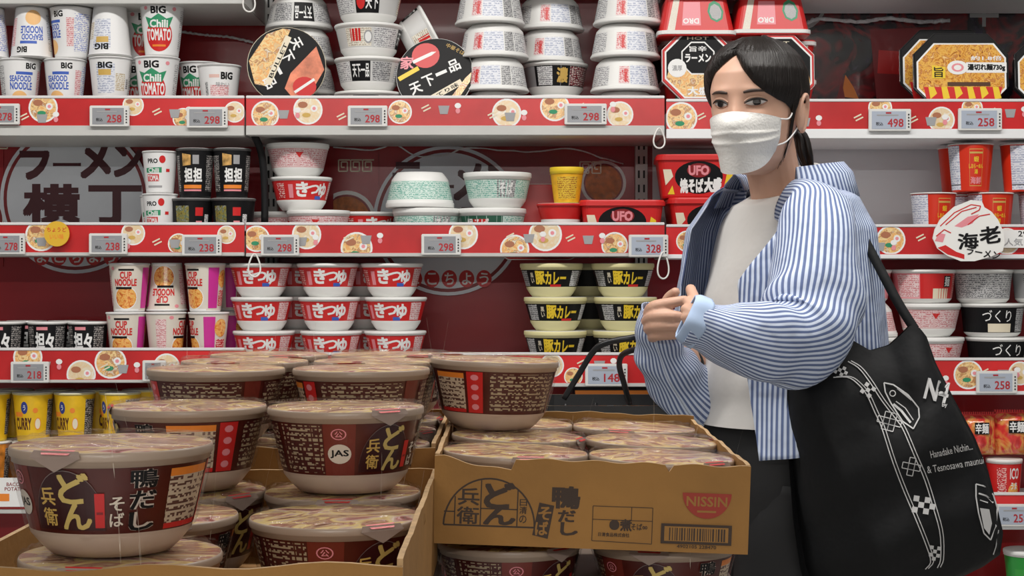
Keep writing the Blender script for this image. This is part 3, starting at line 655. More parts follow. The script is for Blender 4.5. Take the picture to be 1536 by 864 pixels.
def rightbig(d):
    d.text('BIG', 14, 50, .68, .86, BLACK, .07); d.rect(-20, 10, .72, .8, mat('faint_rose', (.75, .5, .45), .4)); d.rect(-36, -26, .3, .62, GSPK2); d.rect(-18, 40, .2, .55, PSPK); d.text('味わい', 0, 40, .5, .62, GREYM)
RBIG = round_kind('white_noodle_cup', 'noodle cup', .096, .1, .72, .74, .04, .06, PAPER, PAPER, PAPER, WLID, rightbig, 40, foot=False)
def pro(d):
    d.text('PRO', -34, 4, .72, .84, BLACK, .05); d.poly([(-44, .6), (18, .62), (18, .48), (-44, .48)], GREEN); d.text('Chili', -34, 8, .48, .6, INKWHITE, .04); d.disc(20, .82, 11, .1, RED, 14); d.rect(-40, 8, .26, .44, RED); d.text('TOMA', -38, 6, .27, .42, INKWHITE, .04)
    d.rect(-40, 20, .1, .15, GREYM); d.rect(34, 48, .5, .58, RED)
PRO = round_kind('white_noodle_cup', 'noodle cup', .078, .092, .74, .76, .04, .05, PAPER, PAPER, PAPER, WLID, pro, 36, foot=False)
def tantan(d):
    d.text('担', -26, 4, .3, .62, INKWHITE, .05); d.text('担', 6, 36, .3, .62, INKWHITE, .05); d.poly([(-32, .66), (-2, .68), (-2, .9), (-32, .94)], mat('rose_lime', (.55, .32, .1), .4, var=.6, scale=90)); d.rect(4, 24, .7, .9, GREYM)
    d.rect(-30, 34, .16, .24, ORANGE); d.rect(-30, 34, .1, .14, PINK); d.rect(50, 90, .1, .9, KSPK); d.rect(-90, -46, .1, .9, KSPK)
TANTAN = round_kind('black_noodle_cup', 'noodle cup', .084, .108, .78, .8, .04, .06, BLACK, BLACK, mat('dark_grey_rim', (.12, .12, .12), .35), WLID, tantan, 36, foot=False)
def tanlow(d):
    d.text('担々', -30, 30, .3, .78, INKWHITE, .05); d.rect(-24, 10, .84, .93, PINK); d.rect(34, 70, .05, .95, KSPK); d.rect(-70, -36, .05, .95, KSPK); d.rect(-24, 24, .05, .18, mat('rose_lime', (.55, .32, .1), .4, var=.6, scale=90))
TANLOW = round_kind('black_noodle_cup', 'noodle cup', .088, .085, .8, .82, .04, .07, BLACK, BLACK, WHITE, WLID, tanlow, 36, foot=False)
def blackfood(d):
    d.rect(-50, -10, .1, .85, food('dark_food_picture', [(.02, .02, .02), (.3, .25, .05), (.1, .15, .1), (.45, .4, .35)], 90)); d.rect(8, 30, .55, .8, RED); d.rect(10, 28, .2, .4, PINK); d.rect(-8, 4, .1, .35, INKWHITE); d.rect(36, 50, .1, .6, GSPK)
BLACKF = round_kind('black_noodle_cup', 'noodle cup', .098, .082, .8, .82, .04, .08, BLACK, BLACK, mat('dark_grey_rim', (.12, .12, .12), .35), WLID, blackfood, 36, foot=False)
def cupn(d):
    d.disc(0, .28, 40, .26, INKWHITE, 26); d.disc(0, .28, 37, .24, CUPN, 26); d.rect(-48, 48, .0, .035, INKWHITE)
    d.text('CUP', -16, 20, .70, .86, RED, .06); d.text('NOODLE', -36, 36, .54, .7, RED, .06); d.rect(-34, 20, .47, .52, BLACK); d.disc(-42, .93, 7, .04, PINK, 10); d.rect(-20, 26, .88, .92, BLACK)
    d.rect(55, 90, .05, .95, mat('magenta_print', (.6, .03, .3), .4)); d.rect(-90, -58, .1, .9, PSPK); d.disc(110, .7, 22, .2, CUPN, 20); d.rect(94, 130, .1, .45, RSPK)
CUPNK = round_kind('white_noodle_cup', 'noodle cup', .09, .106, .72, .74, .03, .05, PAPER, mat('beige_paper_cup', (.72, .66, .58), .4), PAPER, WLID, cupn, 40, foot=False)
def yelc(d):
    d.text('CURRY', -40, 18, .22, .5, mat('brown_black_print', (.09, .02, .01), .4), .06); d.disc(-4, .72, 11, .14, mat('navy_print', (.03, .05, .25), .4), 16); d.text('う', -8, 0, .66, .78, INKWHITE); d.disc(38, .36, 10, .14, CREAM, 16); d.ring(38, .36, 10, 1.5, ORANGE, 16, asp=.014)
    d.rect(-40, -10, .52, .62, ORANGE); d.disc(30, .66, 8, .06, ORANGE, 12); d.rect(70, 130, .1, .9, KSPK); d.rect(-120, -60, .1, .9, YSPK)
YELC = round_kind('yellow_noodle_cup', 'noodle cup', .09, .106, .74, .76, .04, .05, YEL, mat('curry_yellow', (.78, .48, .015), .35, var=.1, scale=40), mat('pale_yellow_rim', (.74, .68, .36), .4), WLID, yelc, 36, foot=False)
ORC = round_kind('orange_noodle_cup', 'noodle cup', .09, .106, .74, .76, .04, .05, ORANGE, mat('orange_cup_label', (.6, .22, .03), .35, var=.5, scale=50), WHITE, WLID, yelc, 36, foot=False)
def shin(d):
    d.ring(0, .5, 26, 1, GOLD, 4, R(45), R(45)+2*PI, .022); d.text('蝦', -7, 7, .62, .74, YEL); d.text('しおらーめん', -20, 20, .48, .58, YEL); d.text('湯', -5, 5, .36, .46, YEL); d.text('海鮮', -16, 16, .14, .3, PINK, .03); d.rect(-18, 18, .8, .84, GOLD)
    d.rect(-120, -46, .02, .98, BLSPK); d.rect(-120, -46, .12, .14, BLACK)
SHINM = mat('orange_red_cup', (.66, .035, .012), .3)
SHIN = round_kind('red_noodle_cup', 'noodle cup', .1, .106, .76, .78, .03, .035, SHINM, SHINM, WHITE, WLID, shin, 40, foot=False)
YCUP = round_kind('yellow_noodle_cup', 'noodle cup', .074, .078, .72, .74, .03, .2, YEL, mat('golden_cup', (.8, .42, .02), .35, var=.15, scale=70), YEL, YEL, lambda d: d.rect(-40, 40, .1, .9, YSPK), 36, foot=False)
def gcup(d): d.rect(-50, 50, .2, .7, mat('leaf_green', (.05, .35, .06), .4)); d.text('緑', -14, 14, .3, .65, INKWHITE, .03)
GCUP = round_kind('green_noodle_cup', 'noodle cup', .1, .105, .74, .76, .04, .12, GREEN, mat('bright_green_cup', (.03, .30, .05), .35), WHITE, WLID, gcup, 36, foot=False)
def rcup(d): d.text('ICO', 4, 40, .62, .9, INKWHITE, .03); d.rect(-40, -8, .1, .9, RSPK); d.disc(20, .3, 22, .22, CUPN, 18); d.text('うま', 8, 34, .36, .54, INKWHITE, .04)
RCUP = round_kind('red_noodle_cup', 'noodle cup', .078, .1, .78, .8, .04, .1, RED, RED, WHITE, WLID, rcup, 36, foot=False)
# --- square tubs
def rrect(hx, hy, r, n=5):
    pts = []
    for cx, cy, a in ((hx-r, -hy+r, -PI/2), (hx-r, hy-r, 0), (-hx+r, hy-r, PI/2), (-hx+r, -hy+r, PI)):
        pts += [(cx+r*math.cos(a+PI/2*i/n), cy+r*math.sin(a+PI/2*i/n)) for i in range(n+1)]
    return pts
def loft(levels):
    """levels: [(outline pts, z)] same count; open ends capped"""
    v = []; f = []; n = len(levels[0][0])
    for o, z in levels: v += [Vector((x, y, z)) for x, y in o]
    for j in range(len(levels)-1):
        for i in range(n): f.append((j*n+i, j*n+(i+1) % n, (j+1)*n+(i+1) % n, (j+1)*n+i))
    f.append(tuple(range(n-1, -1, -1))); o = (len(levels)-1)*n; f.append(tuple(o+i for i in range(n)))
    return v, f
def tub_kind(name, W, D, H, wb, m, rim_m, lid_m, deco=None, r=.02, oct=False):
    k = Kind(name, 'noodle tub', W, H)
    def outl(s):
        if oct:
            a, b, c = W/2*s, D/2*s, min(W, D)*.28*s
            return [(a-c, -b), (a, -b+c), (a, b-c), (a-c, b), (-a+c, b), (-a, b-c), (-a, -b+c), (-a+c, -b)]
        return rrect(W/2*s, D/2*s, r*s)
    k.parts.append(('body', new_mesh('body', *loft([(outl(wb*.97), 0), (outl(wb), .004), (outl(.95), H*.86)]), m, smooth=False), []))
    if deco:
        def fn(u, v, l):
            s = wb+(.95-wb)*v; return Vector((u*W/2*s, -D/2*s-l, .004+(H*.86-.004)*v))
        d = Deco(fn, .0003, False); deco(d); k.parts[0][2].append(('print', d.mesh('print')))
    k.parts.append(('rim', new_mesh('rim', *loft([(outl(.95), H*.86), (outl(1), H*.87), (outl(1), H*.96), (outl(.985), H*.97)]), rim_m, smooth=False), []))
    k.parts.append(('lid', new_mesh('lid', *loft([(outl(.985), H*.97), (outl(.97), H)]), lid_m, smooth=False), []))
    return k
def ufo(d):
    d.disc(0, .52, .62, .46, BLACK, 28); d.disc(0, .72, .3, .2, DRED, 18); d.text('UFO', -.26, .26, .58, .86, PINK, .07)
    d.text('焼そば', -.5, .12, .08, .5, INKWHITE, .06); d.text('大盛', .14, .6, .1, .52, INKWHITE, .08); d.poly([(.66, .1), (.88, .1), (.86, .6), (.72, .7)], YEL); d.poly([(-.88, .3), (-.66, .55), (-.7, .75), (-.9, .75)], CREAM); d.poly([(-.85, .05), (-.66, .05), (-.7, .3)], YEL)
UFO = tub_kind('square_noodle_tub', .186, .18, .094, .84, RED, RED, RED, ufo)
def tubr(d): d.poly([(-.1, .1), (.42, .1), (.42, .85), (-.1, .85)], PINK); d.text('DRO', -.05, .4, .62, .8, INKWHITE, .05); d.disc(-.55, .4, .24, .35, GREEN, 8); d.disc(-.55, .42, .18, .26, GSPK2, 8); d.poly([(.55, 0), (.75, 0), (.8, 1), (.6, 1)], CSPK)
TUBR = tub_kind('square_noodle_tub', .17, .17, .085, .78, RED, WHITE, RED, tubr)
def octl(d): pass
OCTP = tub_kind('octagonal_noodle_tub', .155, .155, .075, .82, RED, INKWHITE, mat('red_lid', (.6, .03, .03), .3), None, oct=True)
def octd(d):
    o8 = lambda s, y=0: [(s*math.cos(PI/8+i*PI/4), y+s*math.sin(PI/8+i*PI/4)) for i in range(8)]
    d.poly(o8(1.0), INKWHITE); d.poly(o8(.95), BLACK); d.poly([(-.88, -.36), (.88, -.36), (.36, -.88), (-.36, -.88)], BROTH); d.poly([(-.88, -.36), (.88, -.36), (.8, .0), (-.8, -.1)], BROTH)
    d.poly(o8(.5, .2), INKWHITE); d.poly(o8(.46, .2), BLACK); d.text('旨辛', -.24, .24, .38, .54, INKWHITE, .02); d.text('ラーメン', -.36, .36, .08, .32, INKWHITE, .05); d.disc(-.58, -.08, .26, .26, INKWHITE, 18); d.text('濃厚', -.72, -.44, -.16, 0, GREYM)
    d.text('HOT', -.3, .3, .72, .8, CREAM); d.text('大盛', -.3, .3, -.84, -.6, INKWHITE, .04)
lid_disc(OCTP, octd)
BIGT = tub_kind('octagonal_noodle_tray', .205, .16, .07, .86, DBLACK, mat('clear_black_rim', (.02, .02, .022), .12, coat=1), DBLACK, None, oct=True)
YAKI = food('fried_noodle_picture', [(.22, .05, .01), (.7, .28, .03), (.85, .5, .1), (.5, .14, .02), (.9, .62, .25)], 70)
def bigd(d):
    o = [(-.62, -.86), (.62, -.86), (.98, -.46), (.98, .3), (.72, .66), (-.6, .66), (-.98, .2), (-.98, -.46)]
    o = [(x*.96, y*.86) for x, y in o]
    d.poly(o, INKWHITE); d.poly([(x*.96, y*.95) for x, y in o], YAKI)
    d.poly([(-.7, -.82), (.75, -.82), (.85, -.36), (-.8, -.36)], RED)
    for i in range(6): d.poly([(-.7+i*.27, -.36), (-.58+i*.27, -.36), (-.52+i*.27, -.5-.1*(i % 2)), (-.66+i*.27, -.62)], YEL); d.k -= 1
    d.up(); d.rect(.1, .95, -.06, .16, INKWHITE); d.text('湯切れ麺730g', .13, .92, -.03, .13, BLACK, .05); d.text('約1.8倍', .2, .85, .2, .3, INKWHITE, .02); d.disc(-.08, .05, .22, .15, INKWHITE, 16); d.ring(-.08, .05, .13, .05, PINK, 16, asp=.7)
    d.poly([(-.62, -.18), (-.34, -.18), (-.34, .06), (-.62, .1)], YEL); d.text('旨', -.58, -.38, -.16, .06, BLACK, .02); d.rect(-.3, .6, -.34, -.26, mat('dark_brown', (.08, .03, .01), .4))
lid_disc(BIGT, bigd)
for i, (pn, me, subs) in enumerate(BIGT.parts): pass
def boxd(d): d.rect(-.95, .95, .1, .98, ORANGE); d.poly([(-.95, .1), (-.2, .1), (-.5, .5), (-.95, .6)], BLACK); d.text('ペットス', -.3, .5, .2, .55, INKWHITE, .05); d.poly([(.55, .1), (.95, .1), (.95, .98), (.75, .6)], BLACK)
PEYB = tub_kind('black_noodle_tub', .21, .16, .074, .9, BLACK, BLACK, DBLACK, boxd)
FIRE = lambda d: None

# ================================================================== products on the shelves
ORD = ['leftmost', 'second from the left', 'third from the left', 'fourth from the left', 'fifth from the left', 'sixth from the left']
def on_shelf(kind, px, zbase, label, group=None, rot=0, flip=False, back=.008, tilt=None, yc=None):
    Y = yc if yc else YF+back+kind.D/2
    x = (px-768)/F*Y
    return put(kind, (x, Y, zbase), R(rot), label, group, flip, tilt)
zA, zAc, zAr = S['A', 'left'], S['A', 'centre'], S['A', 'right']
G1 = 'big white noodle cups on the upper shelf'
on_shelf(SEAF, 30, zA, 'low white cup with blue lettering at the left end of the cup row', G1, 25)
on_shelf(SEAF, 98, zA, 'white cup with blue print under the upright cup, left of the pale cups', G1, -5)
on_shelf(PLAINB, 166, zA, 'plain white cup under the tallest inverted cup', G1, 20)
on_shelf(CHILI, 236, zA, 'white cup with chili tomato print under another like it', G1, -4)
on_shelf(RBIG, 329, zA, 'lone low white cup with black lettering right of the chili cups', G1, 0)
on_shelf(CHILI, 300, zA, 'small white cup peeping out behind the lone low cup', G1, -20, back=.10)
on_shelf(SEAF, -18, zA+SEAF.H, 'inverted white cup cut off by the photo’s left edge', G1, 160, True)
on_shelf(SEAF, 48, zA+SEAF.H, 'inverted white cup with blue and orange print near the left edge', G1, 10, True)
on_shelf(SEAF, 107, zA+SEAF.H, 'upright white cup standing on the upper row among inverted ones', G1, -50)
on_shelf(PLAINB, 165, zA+PLAINB.H, 'tallest inverted white cup with gold band', G1, -35, True)
on_shelf(CHILI, 243, zA+CHILI.H, 'white cup with green and red chili tomato print standing on top', G1, 2)
on_shelf(CHILI, 210, zA+CHILI.H, 'white chili cup half hidden behind two front cups', G1, 30, back=.105)
on_shelf(CHILI, 205, zA, 'lower white chili cup half hidden behind the front row', G1, 20, back=.105)
# grey bowls, upper centre shelf
H = .0735; G2 = 'grey and black noodle bowls on the upper shelf'
for i in range(4):
    on_shelf(IPPIN, 553, zAc+i*H, ['lowest bowl in the middle stack between the two facing lids', 'upright grey bowl with black panel, second in the middle stack', 'upright grey bowl with red and grey print, third in the middle stack', 'upright black and grey bowl at the top edge, above the middle stack'][i], G2, [-178, -30, 70, -175][i])
for i in range(4):
    on_shelf(IPPIN, 458-3*i, zAc+i*H, f'inverted grey bowl with black panel behind the left facing lid, {["lowest", "second", "third", "highest"][i]} of its stack', G2, 20+5*i, True, back=.075)
for i in range(4):
    on_shelf(GREYB, 741-6*(i == 3), zAc+i*H, f'inverted white bowl with grey print right of the facing lid, {["lowest", "second", "third", "highest"][i]} of its stack', G2, 20+6*i, True)
    on_shelf(DARKB if i == 1 else GREYB, 833-8*(i > 1), zAc+i*H, f'{["lowest", "dark red and black", "third", "highest"][i]} grey bowl of the recessed stack between inverted stacks', G2, 15+12*i, i > 1, back=.098)
    on_shelf(GREYB, 938+4*(i == 3), zAc+i*H, f'inverted white bowl with grey print beside the red packages, {["lowest", "second", "third", "highest"][i]} of its stack', G2, 60-5*i, True)
    if False: on_shelf(GREYB, 885, zAc+i*H, f'inverted grey bowl behind the stack beside the red packages, {["", "", "lower", "upper"][i]} one', G2, 100, True, back=.12)
# two bowls lying on edge with their lids towards us, and one tipped up
def facing(kind, px, py, label, lean=0, roll=0, Y=None, swing=0):
    Y = Y or YF+.03
    t = Matrix.Rotation(R(swing), 4, 'Z') @ Matrix.Rotation(R(90-lean), 4, 'X') @ Matrix.Rotation(R(roll), 4, 'Z')
    c = P(px, py, Y); off = t @ Vector((0, 0, kind.H))
    return put(kind, c-off, 0, label, 'tubs turned with their lids to the front', tilt=t)
facing(IPA, 430, 98, 'round tub on edge, brown and black noodle lid facing us', 6, 0, YF+.035, 8)
facing(IPB, 652, 112, 'round tub on edge, black lid with a red disc facing us', 14, 0, YF+.045, -6)
put(IPPIN, P(610, 75, YF+.14), R(100), 'grey bowl tipped on its edge above the black facing lid', G2, tilt=Matrix.Rotation(R(62), 4, 'Y'))
# red packages left and right of the woman's head
G3 = 'red packages around the woman’s head'
facing(OCTP, 1047, 98, 'octagonal red tub with black lid left of the woman’s head', 4, 0, YF+.018)
facing(OCTP, 1168, 105, 'octagonal red tub mostly hidden behind the woman’s head', 4, 0, YF+.02)
zt = zAr+.17
on_shelf(TUBR, 1040, zt-.004, 'inverted red tub with white rim above the octagonal tub', G3, 0, True, tilt=None)
on_shelf(TUBR, 1150, zt, 'inverted red tub with pink panel right above the woman’s hair', G3, 0, True, back=.02)
on_shelf(TUBR, 1045, zAr+.085, 'red tub under the topmost red tub, behind the octagonal lid', G3, 0, back=.095)
on_shelf(TUBR, 1160, zAr+.085, 'red tub behind the woman’s hair, below the topmost tub', G3, 0, back=.105)
on_shelf(TUBR, 1045, zAr, 'lowest red tub behind the octagonal lid', G3, 0, back=.095); on_shelf(TUBR, 1160, zAr, 'lowest red tub behind the woman’s hair', G3, 0, back=.105)
facing(BIGT, 1442, 105, 'big octagonal tray of fried noodles with a yellow and red lid', 4, 0, YF+.018)
facing(BIGT, 1594, 105, 'big octagonal noodle tray cut off by the photo’s right edge', 4, 0, YF+.018)
facing(BIGT, 1420, 98, 'big black noodle tray standing behind the front one', 4, 0, YF+.1)
# second shelf, left
zB, zBc, zBr = S['B', 'left'], S['B', 'centre'], S['B', 'right']; G4 = 'cups beside the round poster'
on_shelf(PRO, 240, zB, 'lower white cup with green print right of the round poster', G4, -4); on_shelf(PRO, 240, zB+PRO.H, 'upper white cup with green and red print right of the round poster', G4, 0)
on_shelf(BLACKF, 288, zB, 'low black cup with food picture under the left black cup', G4, 12); on_shelf(TANTAN, 293, zB+BLACKF.H, 'tall black cup with white lettering, left of the two', G4, -2)
on_shelf(BLACKF, 350, zB, 'low black cup with red marks beside the curved bracket', G4, 0, back=.002); on_shelf(TANTAN, 348, zB+BLACKF.H, 'tall black cup with white lettering, right of the two', G4, 10)
on_shelf(PRO, 236, zB, 'lower white cup deeper in the shelf by the poster', G4, -10, back=.1)
# second shelf, centre
G5 = 'noodle bowls on the second shelf'
on_shelf(PINKB, 478, zBc, 'low pink bowl at the front of the pink stack', G5, 0); on_shelf(PINKB, 420, zBc, 'lowest pink bowl at the back by the bracket', G5, 30, back=.11)
on_shelf(KITSU, 452, zBc+.0735, 'red bowl with white lettering under the topmost pink bowl', G5, 30, back=.03); on_shelf(PINKB, 447, zBc+.147, 'topmost pink and white bowl beside the bracket', G5, 10, back=.03)
on_shelf(KITSU, 548, zBc, 'low red bowl between the pink and the green bowls', G5, 40, back=.115)
on_shelf(GREENB, 640, zBc, 'lower green bowl under the inverted one', G5, -5); on_shelf(GREENB, 630, zBc+.078, 'inverted green and white bowl', G5, 180, True)
on_shelf(GREENC, 738, zBc, 'lower green bowl with dark panel under the upright one', G5, 0); on_shelf(GREENB, 746, zBc+.078, 'upright green and white bowl beside the red sheet', G5, -20)
on_shelf(GREENB, 688, zBc, 'green bowl deeper in the shelf between the front two', G5, 60, back=.155)
on_shelf(REDWHITE, 841, zBc, 'small red bowl with white foot under the yellow cup', G5, 0); on_shelf(YCUP, 850, zBc+REDWHITE.H, 'yellow cup standing on the small red bowl', G5, 0, back=.01)
G6 = 'red yakisoba tubs'
on_shelf(UFO, 930, zBc, 'red yakisoba tub left of the woman, front of the group', G6, 0); on_shelf(UFO, 1060, zBr, 'lower red yakisoba tub beside the woman’s shirt', G6, 0, back=.02)
on_shelf(UFO, 1045, zBr+UFO.H, 'upper red yakisoba tub below the woman’s mask', G6, -3, back=.02); on_shelf(UFO, 1052, zBr+UFO.H, 'upper red yakisoba tub deeper in the shelf', G6, 0, yc=YF+.33)
put(TUBR, P(808, 338, YF+.23), 0, 'red pack standing behind the yellow cup', G6, tilt=Matrix.Rotation(R(86), 4, 'X'))
# second shelf, right
G7 = 'orange-red cups on the right shelf'
on_shelf(SHIN, 1400, zBr, 'orange-red cup left of the prawn sign, lower row', G7, 18); on_shelf(SHIN, 1486, zBr, 'orange-red cup behind the prawn sign, lower row', G7, 8); on_shelf(SHIN, 1562, zBr, 'orange-red cup at the photo’s right edge, lower row', G7, -10)
on_shelf(SHIN, 1456, zBr+SHIN.H, 'upper orange-red cup above the prawn sign', G7, 0); on_shelf(SHIN, 1534, zBr+SHIN.H, 'upper orange-red cup turned with its pale side to us', G7, 70); on_shelf(SHIN, 1440, zBr+SHIN.H, 'upper pale-sided cup behind the upper orange-red cup', G7, 80, back=.11); on_shelf(SHIN, 1440, zBr, 'lower cup deeper in the shelf behind the prawn sign', G7, 80, back=.11)
# third shelf
zC, zCc, zCr = S['C', 'left'], S['C', 'centre'], S['C', 'right']; G8 = 'cups on the third shelf at left'
hc = CUPNK.H
for px, lv, rot, lb, bk in [(190, 0, -6, 'white cup with red lettering, lower row, left end', .008), (249, 0, 70, 'magenta-sided cup in the lower row behind the brown bowls', .008), (313, 0, -60, 'pale cup in the lower row beside the red bowls', .008),
                        (194, 1, 0, 'white cup with red lettering, upper row, left end', .008), (250, 1, 0, 'inverted white cup with food picture, middle of the upper row', .04), (308, 1, -35, 'white and pink cup, upper row, beside the red bowls', .008), (345, 1, -60, 'cup half hidden behind the top red bowl', .11), (345, 0, -60, 'lower cup half hidden behind the red bowls', .11)]:
    on_shelf(CUPNK, px, zC+lv*hc, lb, G8, rot, lb.startswith('inverted'), bk)
for px, rot, lb, bk in [(8, 0, 'low black cup at the photo’s left edge', .01), (72, 4, 'low black cup second from the left edge', .01), (132, -3, 'low black cup next to the white cups', .01), (40, 20, 'low black cup in the second rank, left', .1), (102, 20, 'low black cup in the second rank, right', .1)]:
    on_shelf(TANLOW, px, zC, lb, G8, rot, back=bk)
G9 = 'red bowls in three columns'
for c, px in enumerate((393, 494, 590)):
    for r in range(3):
        on_shelf(KITSU, px+[3, 0, -2][r]+(4 if (c, r) == (2, 1) else 0), zCc+r*KITSU.H, f'red bowl with white lettering, {["bottom", "middle", "top"][r]} row, {["left", "middle", "right"][c]} column of the block', G9, [0, 6, 3][c]+[-4, -2, 4][r]-(12 if (c, r) == (2, 1) else 0))
        if c < 2: on_shelf(KITSU, px+50, zCc+r*KITSU.H, f'red bowl of the second rank behind the {["left", "right"][c]} gap of the block, {["bottom", "middle", "top"][r]} row', G9, 40, back=.138)
G10 = 'black curry bowls in two columns'
for c, px in enumerate((829, 932)):
    for r in range(3):
        on_shelf(CURRY, px+[4, 4, -2][r]+(c*r*2), zCc+r*CURRY.H, f'black bowl with yellow lettering, {["bottom", "middle", "top"][r]} row, {["left", "right"][c]} column', G10, [-4, 2, -14][r]+c*12)
        if c == 0: on_shelf(CURRY, px+55, zCc+r*CURRY.H, f'black bowl of the second rank between the two columns, {["bottom", "middle", "top"][r]} row', G10, 130, back=.142)
G11 = 'bowls on the third shelf at right'
for kd, px, lv, rot, fl, lb in [(RWB, 1289, 2, -40, 0, 'pale red bowl beside the woman’s sleeve, top row'), (RWB, 1385, 2, 0, 0, 'red and white bowl with black mark, top row'), (HAIB, 1474, 2, 0, 0, 'grey printed bowl, top row'), (HAIB, 1562, 2, 30, 0, 'grey bowl at the photo’s right edge, top row'),
                            (PINKB, 1298, 1, 0, 1, 'inverted pink bowl beside the bag strap, middle row'), (PINKB, 1393, 1, 0, 0, 'pink bowl above the bag’s corner, middle row'), (KUROB, 1488, 1, 0, 0, 'black bowl with white lettering, middle row'), (KUROB, 1584, 1, 0, 0, 'black bowl at the photo’s right edge, middle row'),
                            (PINKB, 1310, 0, 0, 0, 'pink bowl behind the bag’s opening, bottom row'), (PINKB, 1398, 0, 20, 0, 'pink bowl right of the bag’s corner, bottom row'), (KUROB, 1497, 0, 8, 0, 'black bowl with white lettering, bottom row'), (KUROB, 1588, 0, 8, 0, 'black bowl at the photo’s right edge, bottom row')]:
    on_shelf(kd, px, zCr+lv*.0735, lb, G11, rot, bool(fl))
# fourth and lowest shelves
zD, zDc, zDr = S['D', 'left'], S['D', 'centre'], S['D', 'right']; G12 = 'curry cups at lower left'
for i, px in enumerate((-14, 50, 112, 180)):
    on_shelf(ORC, px, zD, f'orange cup in the lower row at left, {ORD[i]}', G12, -6+3*i); on_shelf(YELC, px, zD+YELC.H, f'yellow cup of the front rank in the upper row, {ORD[i]}', G12, [0, -8, -22, -40][i])
    on_shelf(YELC, px+34, zD+YELC.H, f'yellow cup of the rear rank in the upper row, {ORD[i]}', G12, 60, back=.1); on_shelf(ORC, px+34, zD, f'orange cup of the rear rank in the lower row, {ORD[i]}', G12, 60, back=.1)
for i in range(3): on_shelf(PEYB, 925, zDc+.01+i*PEYB.H, ['lowest black and orange tub of the stack behind the basket', 'middle black and orange tub of the stack behind the basket', 'black and orange tub seen through the basket handles'][i], 'tubs on the fourth shelf', 0, back=.0)
on_shelf(RCUP, 1506, zDr, 'red cup with white lid right of the tote bag', 'red cups at lower right', 0); on_shelf(RCUP, 1572, zDr, 'red cup at the photo’s right edge beside the other red cup', 'red cups at lower right', 0); on_shelf(RCUP, 1444, zDr, 'red cup hidden behind the tote bag’s edge', 'red cups at lower right', 20)
# crinkled noodle bags standing on the red cups
BAGM = food('red_noodle_bag_print', [(.5, .02, .02), (.7, .05, .04), (.75, .35, .08), (.55, .02, .02), (.3, .02, .02)], 16, .18, .8)
def noodle_bag(px, py, W, Hh, label, seed):
    e = empty('noodle_bag', P(px, py, YF+.05)); tag(e, label, 'noodle bag', 'crinkled red noodle bags')
    n, m_ = 14, 14; v = []; f = []
    for sgn in (-1, 1):
        for j in range(m_+1):
            for i in range(n+1):
                s, t = i/n*2-1, j/m_*2-1
                b = .028*((1-s*s)*(1-t**4))**.5+.004*noise.noise(Vector((s*4+seed, t*4, sgn*3)))*(1-s*s)
                v.append(Vector((s*W/2*(1-.05*abs(t)), sgn*max(b, .0006), (t+1)/2*Hh)))
    for k_ in (0, 1):
        o = k_*(n+1)*(m_+1)
        for j in range(m_):
            for i in range(n): f.append((o+j*(n+1)+i, o+j*(n+1)+i+1, o+(j+1)*(n+1)+i+1, o+(j+1)*(n+1)+i))
    ob('pouch', new_mesh('pouch', v, f, BAGM), e)
    q = MB()
    for i in range(16): q.box((-W/2+i*W/16+.001, -.0015, Hh), (-W/2+(i+.8)*W/16, .0015, Hh+.008), RED)
    q.box((-W/2, -.001, Hh-.002), (W/2, .001, Hh+.003), RED); q.build('sealed_edge', e)
    d = Deco(lambda u, v_, l: Vector((u, -.0295-l, v_)), .0003, False); d.rect(-W*.22, W*.2, Hh*.55, Hh*.85, BLACK); d.text('辛麺', -W*.2, W*.18, Hh*.57, Hh*.83, INKWHITE, .03); d.build('print', e)
noodle_bag(1468, 682, .075, .085, 'crinkled red noodle bag half hidden by the tote bag', 1); noodle_bag(1520, 682, .085, .09, 'crinkled red noodle bag right of the tote bag', 5); noodle_bag(1582, 682, .085, .09, 'crinkled red noodle bag at the photo’s right edge', 9)
for i, px in enumerate((1540, 1612)):
    for lv in range(2): on_shelf(GCUP, px, S['E', 'right']+lv*GCUP.H, f'green cup with white lid, {["lower", "upper"][lv]} row at the lower right, {["left", "right"][i]} column', 'green cups at lower right', 0)

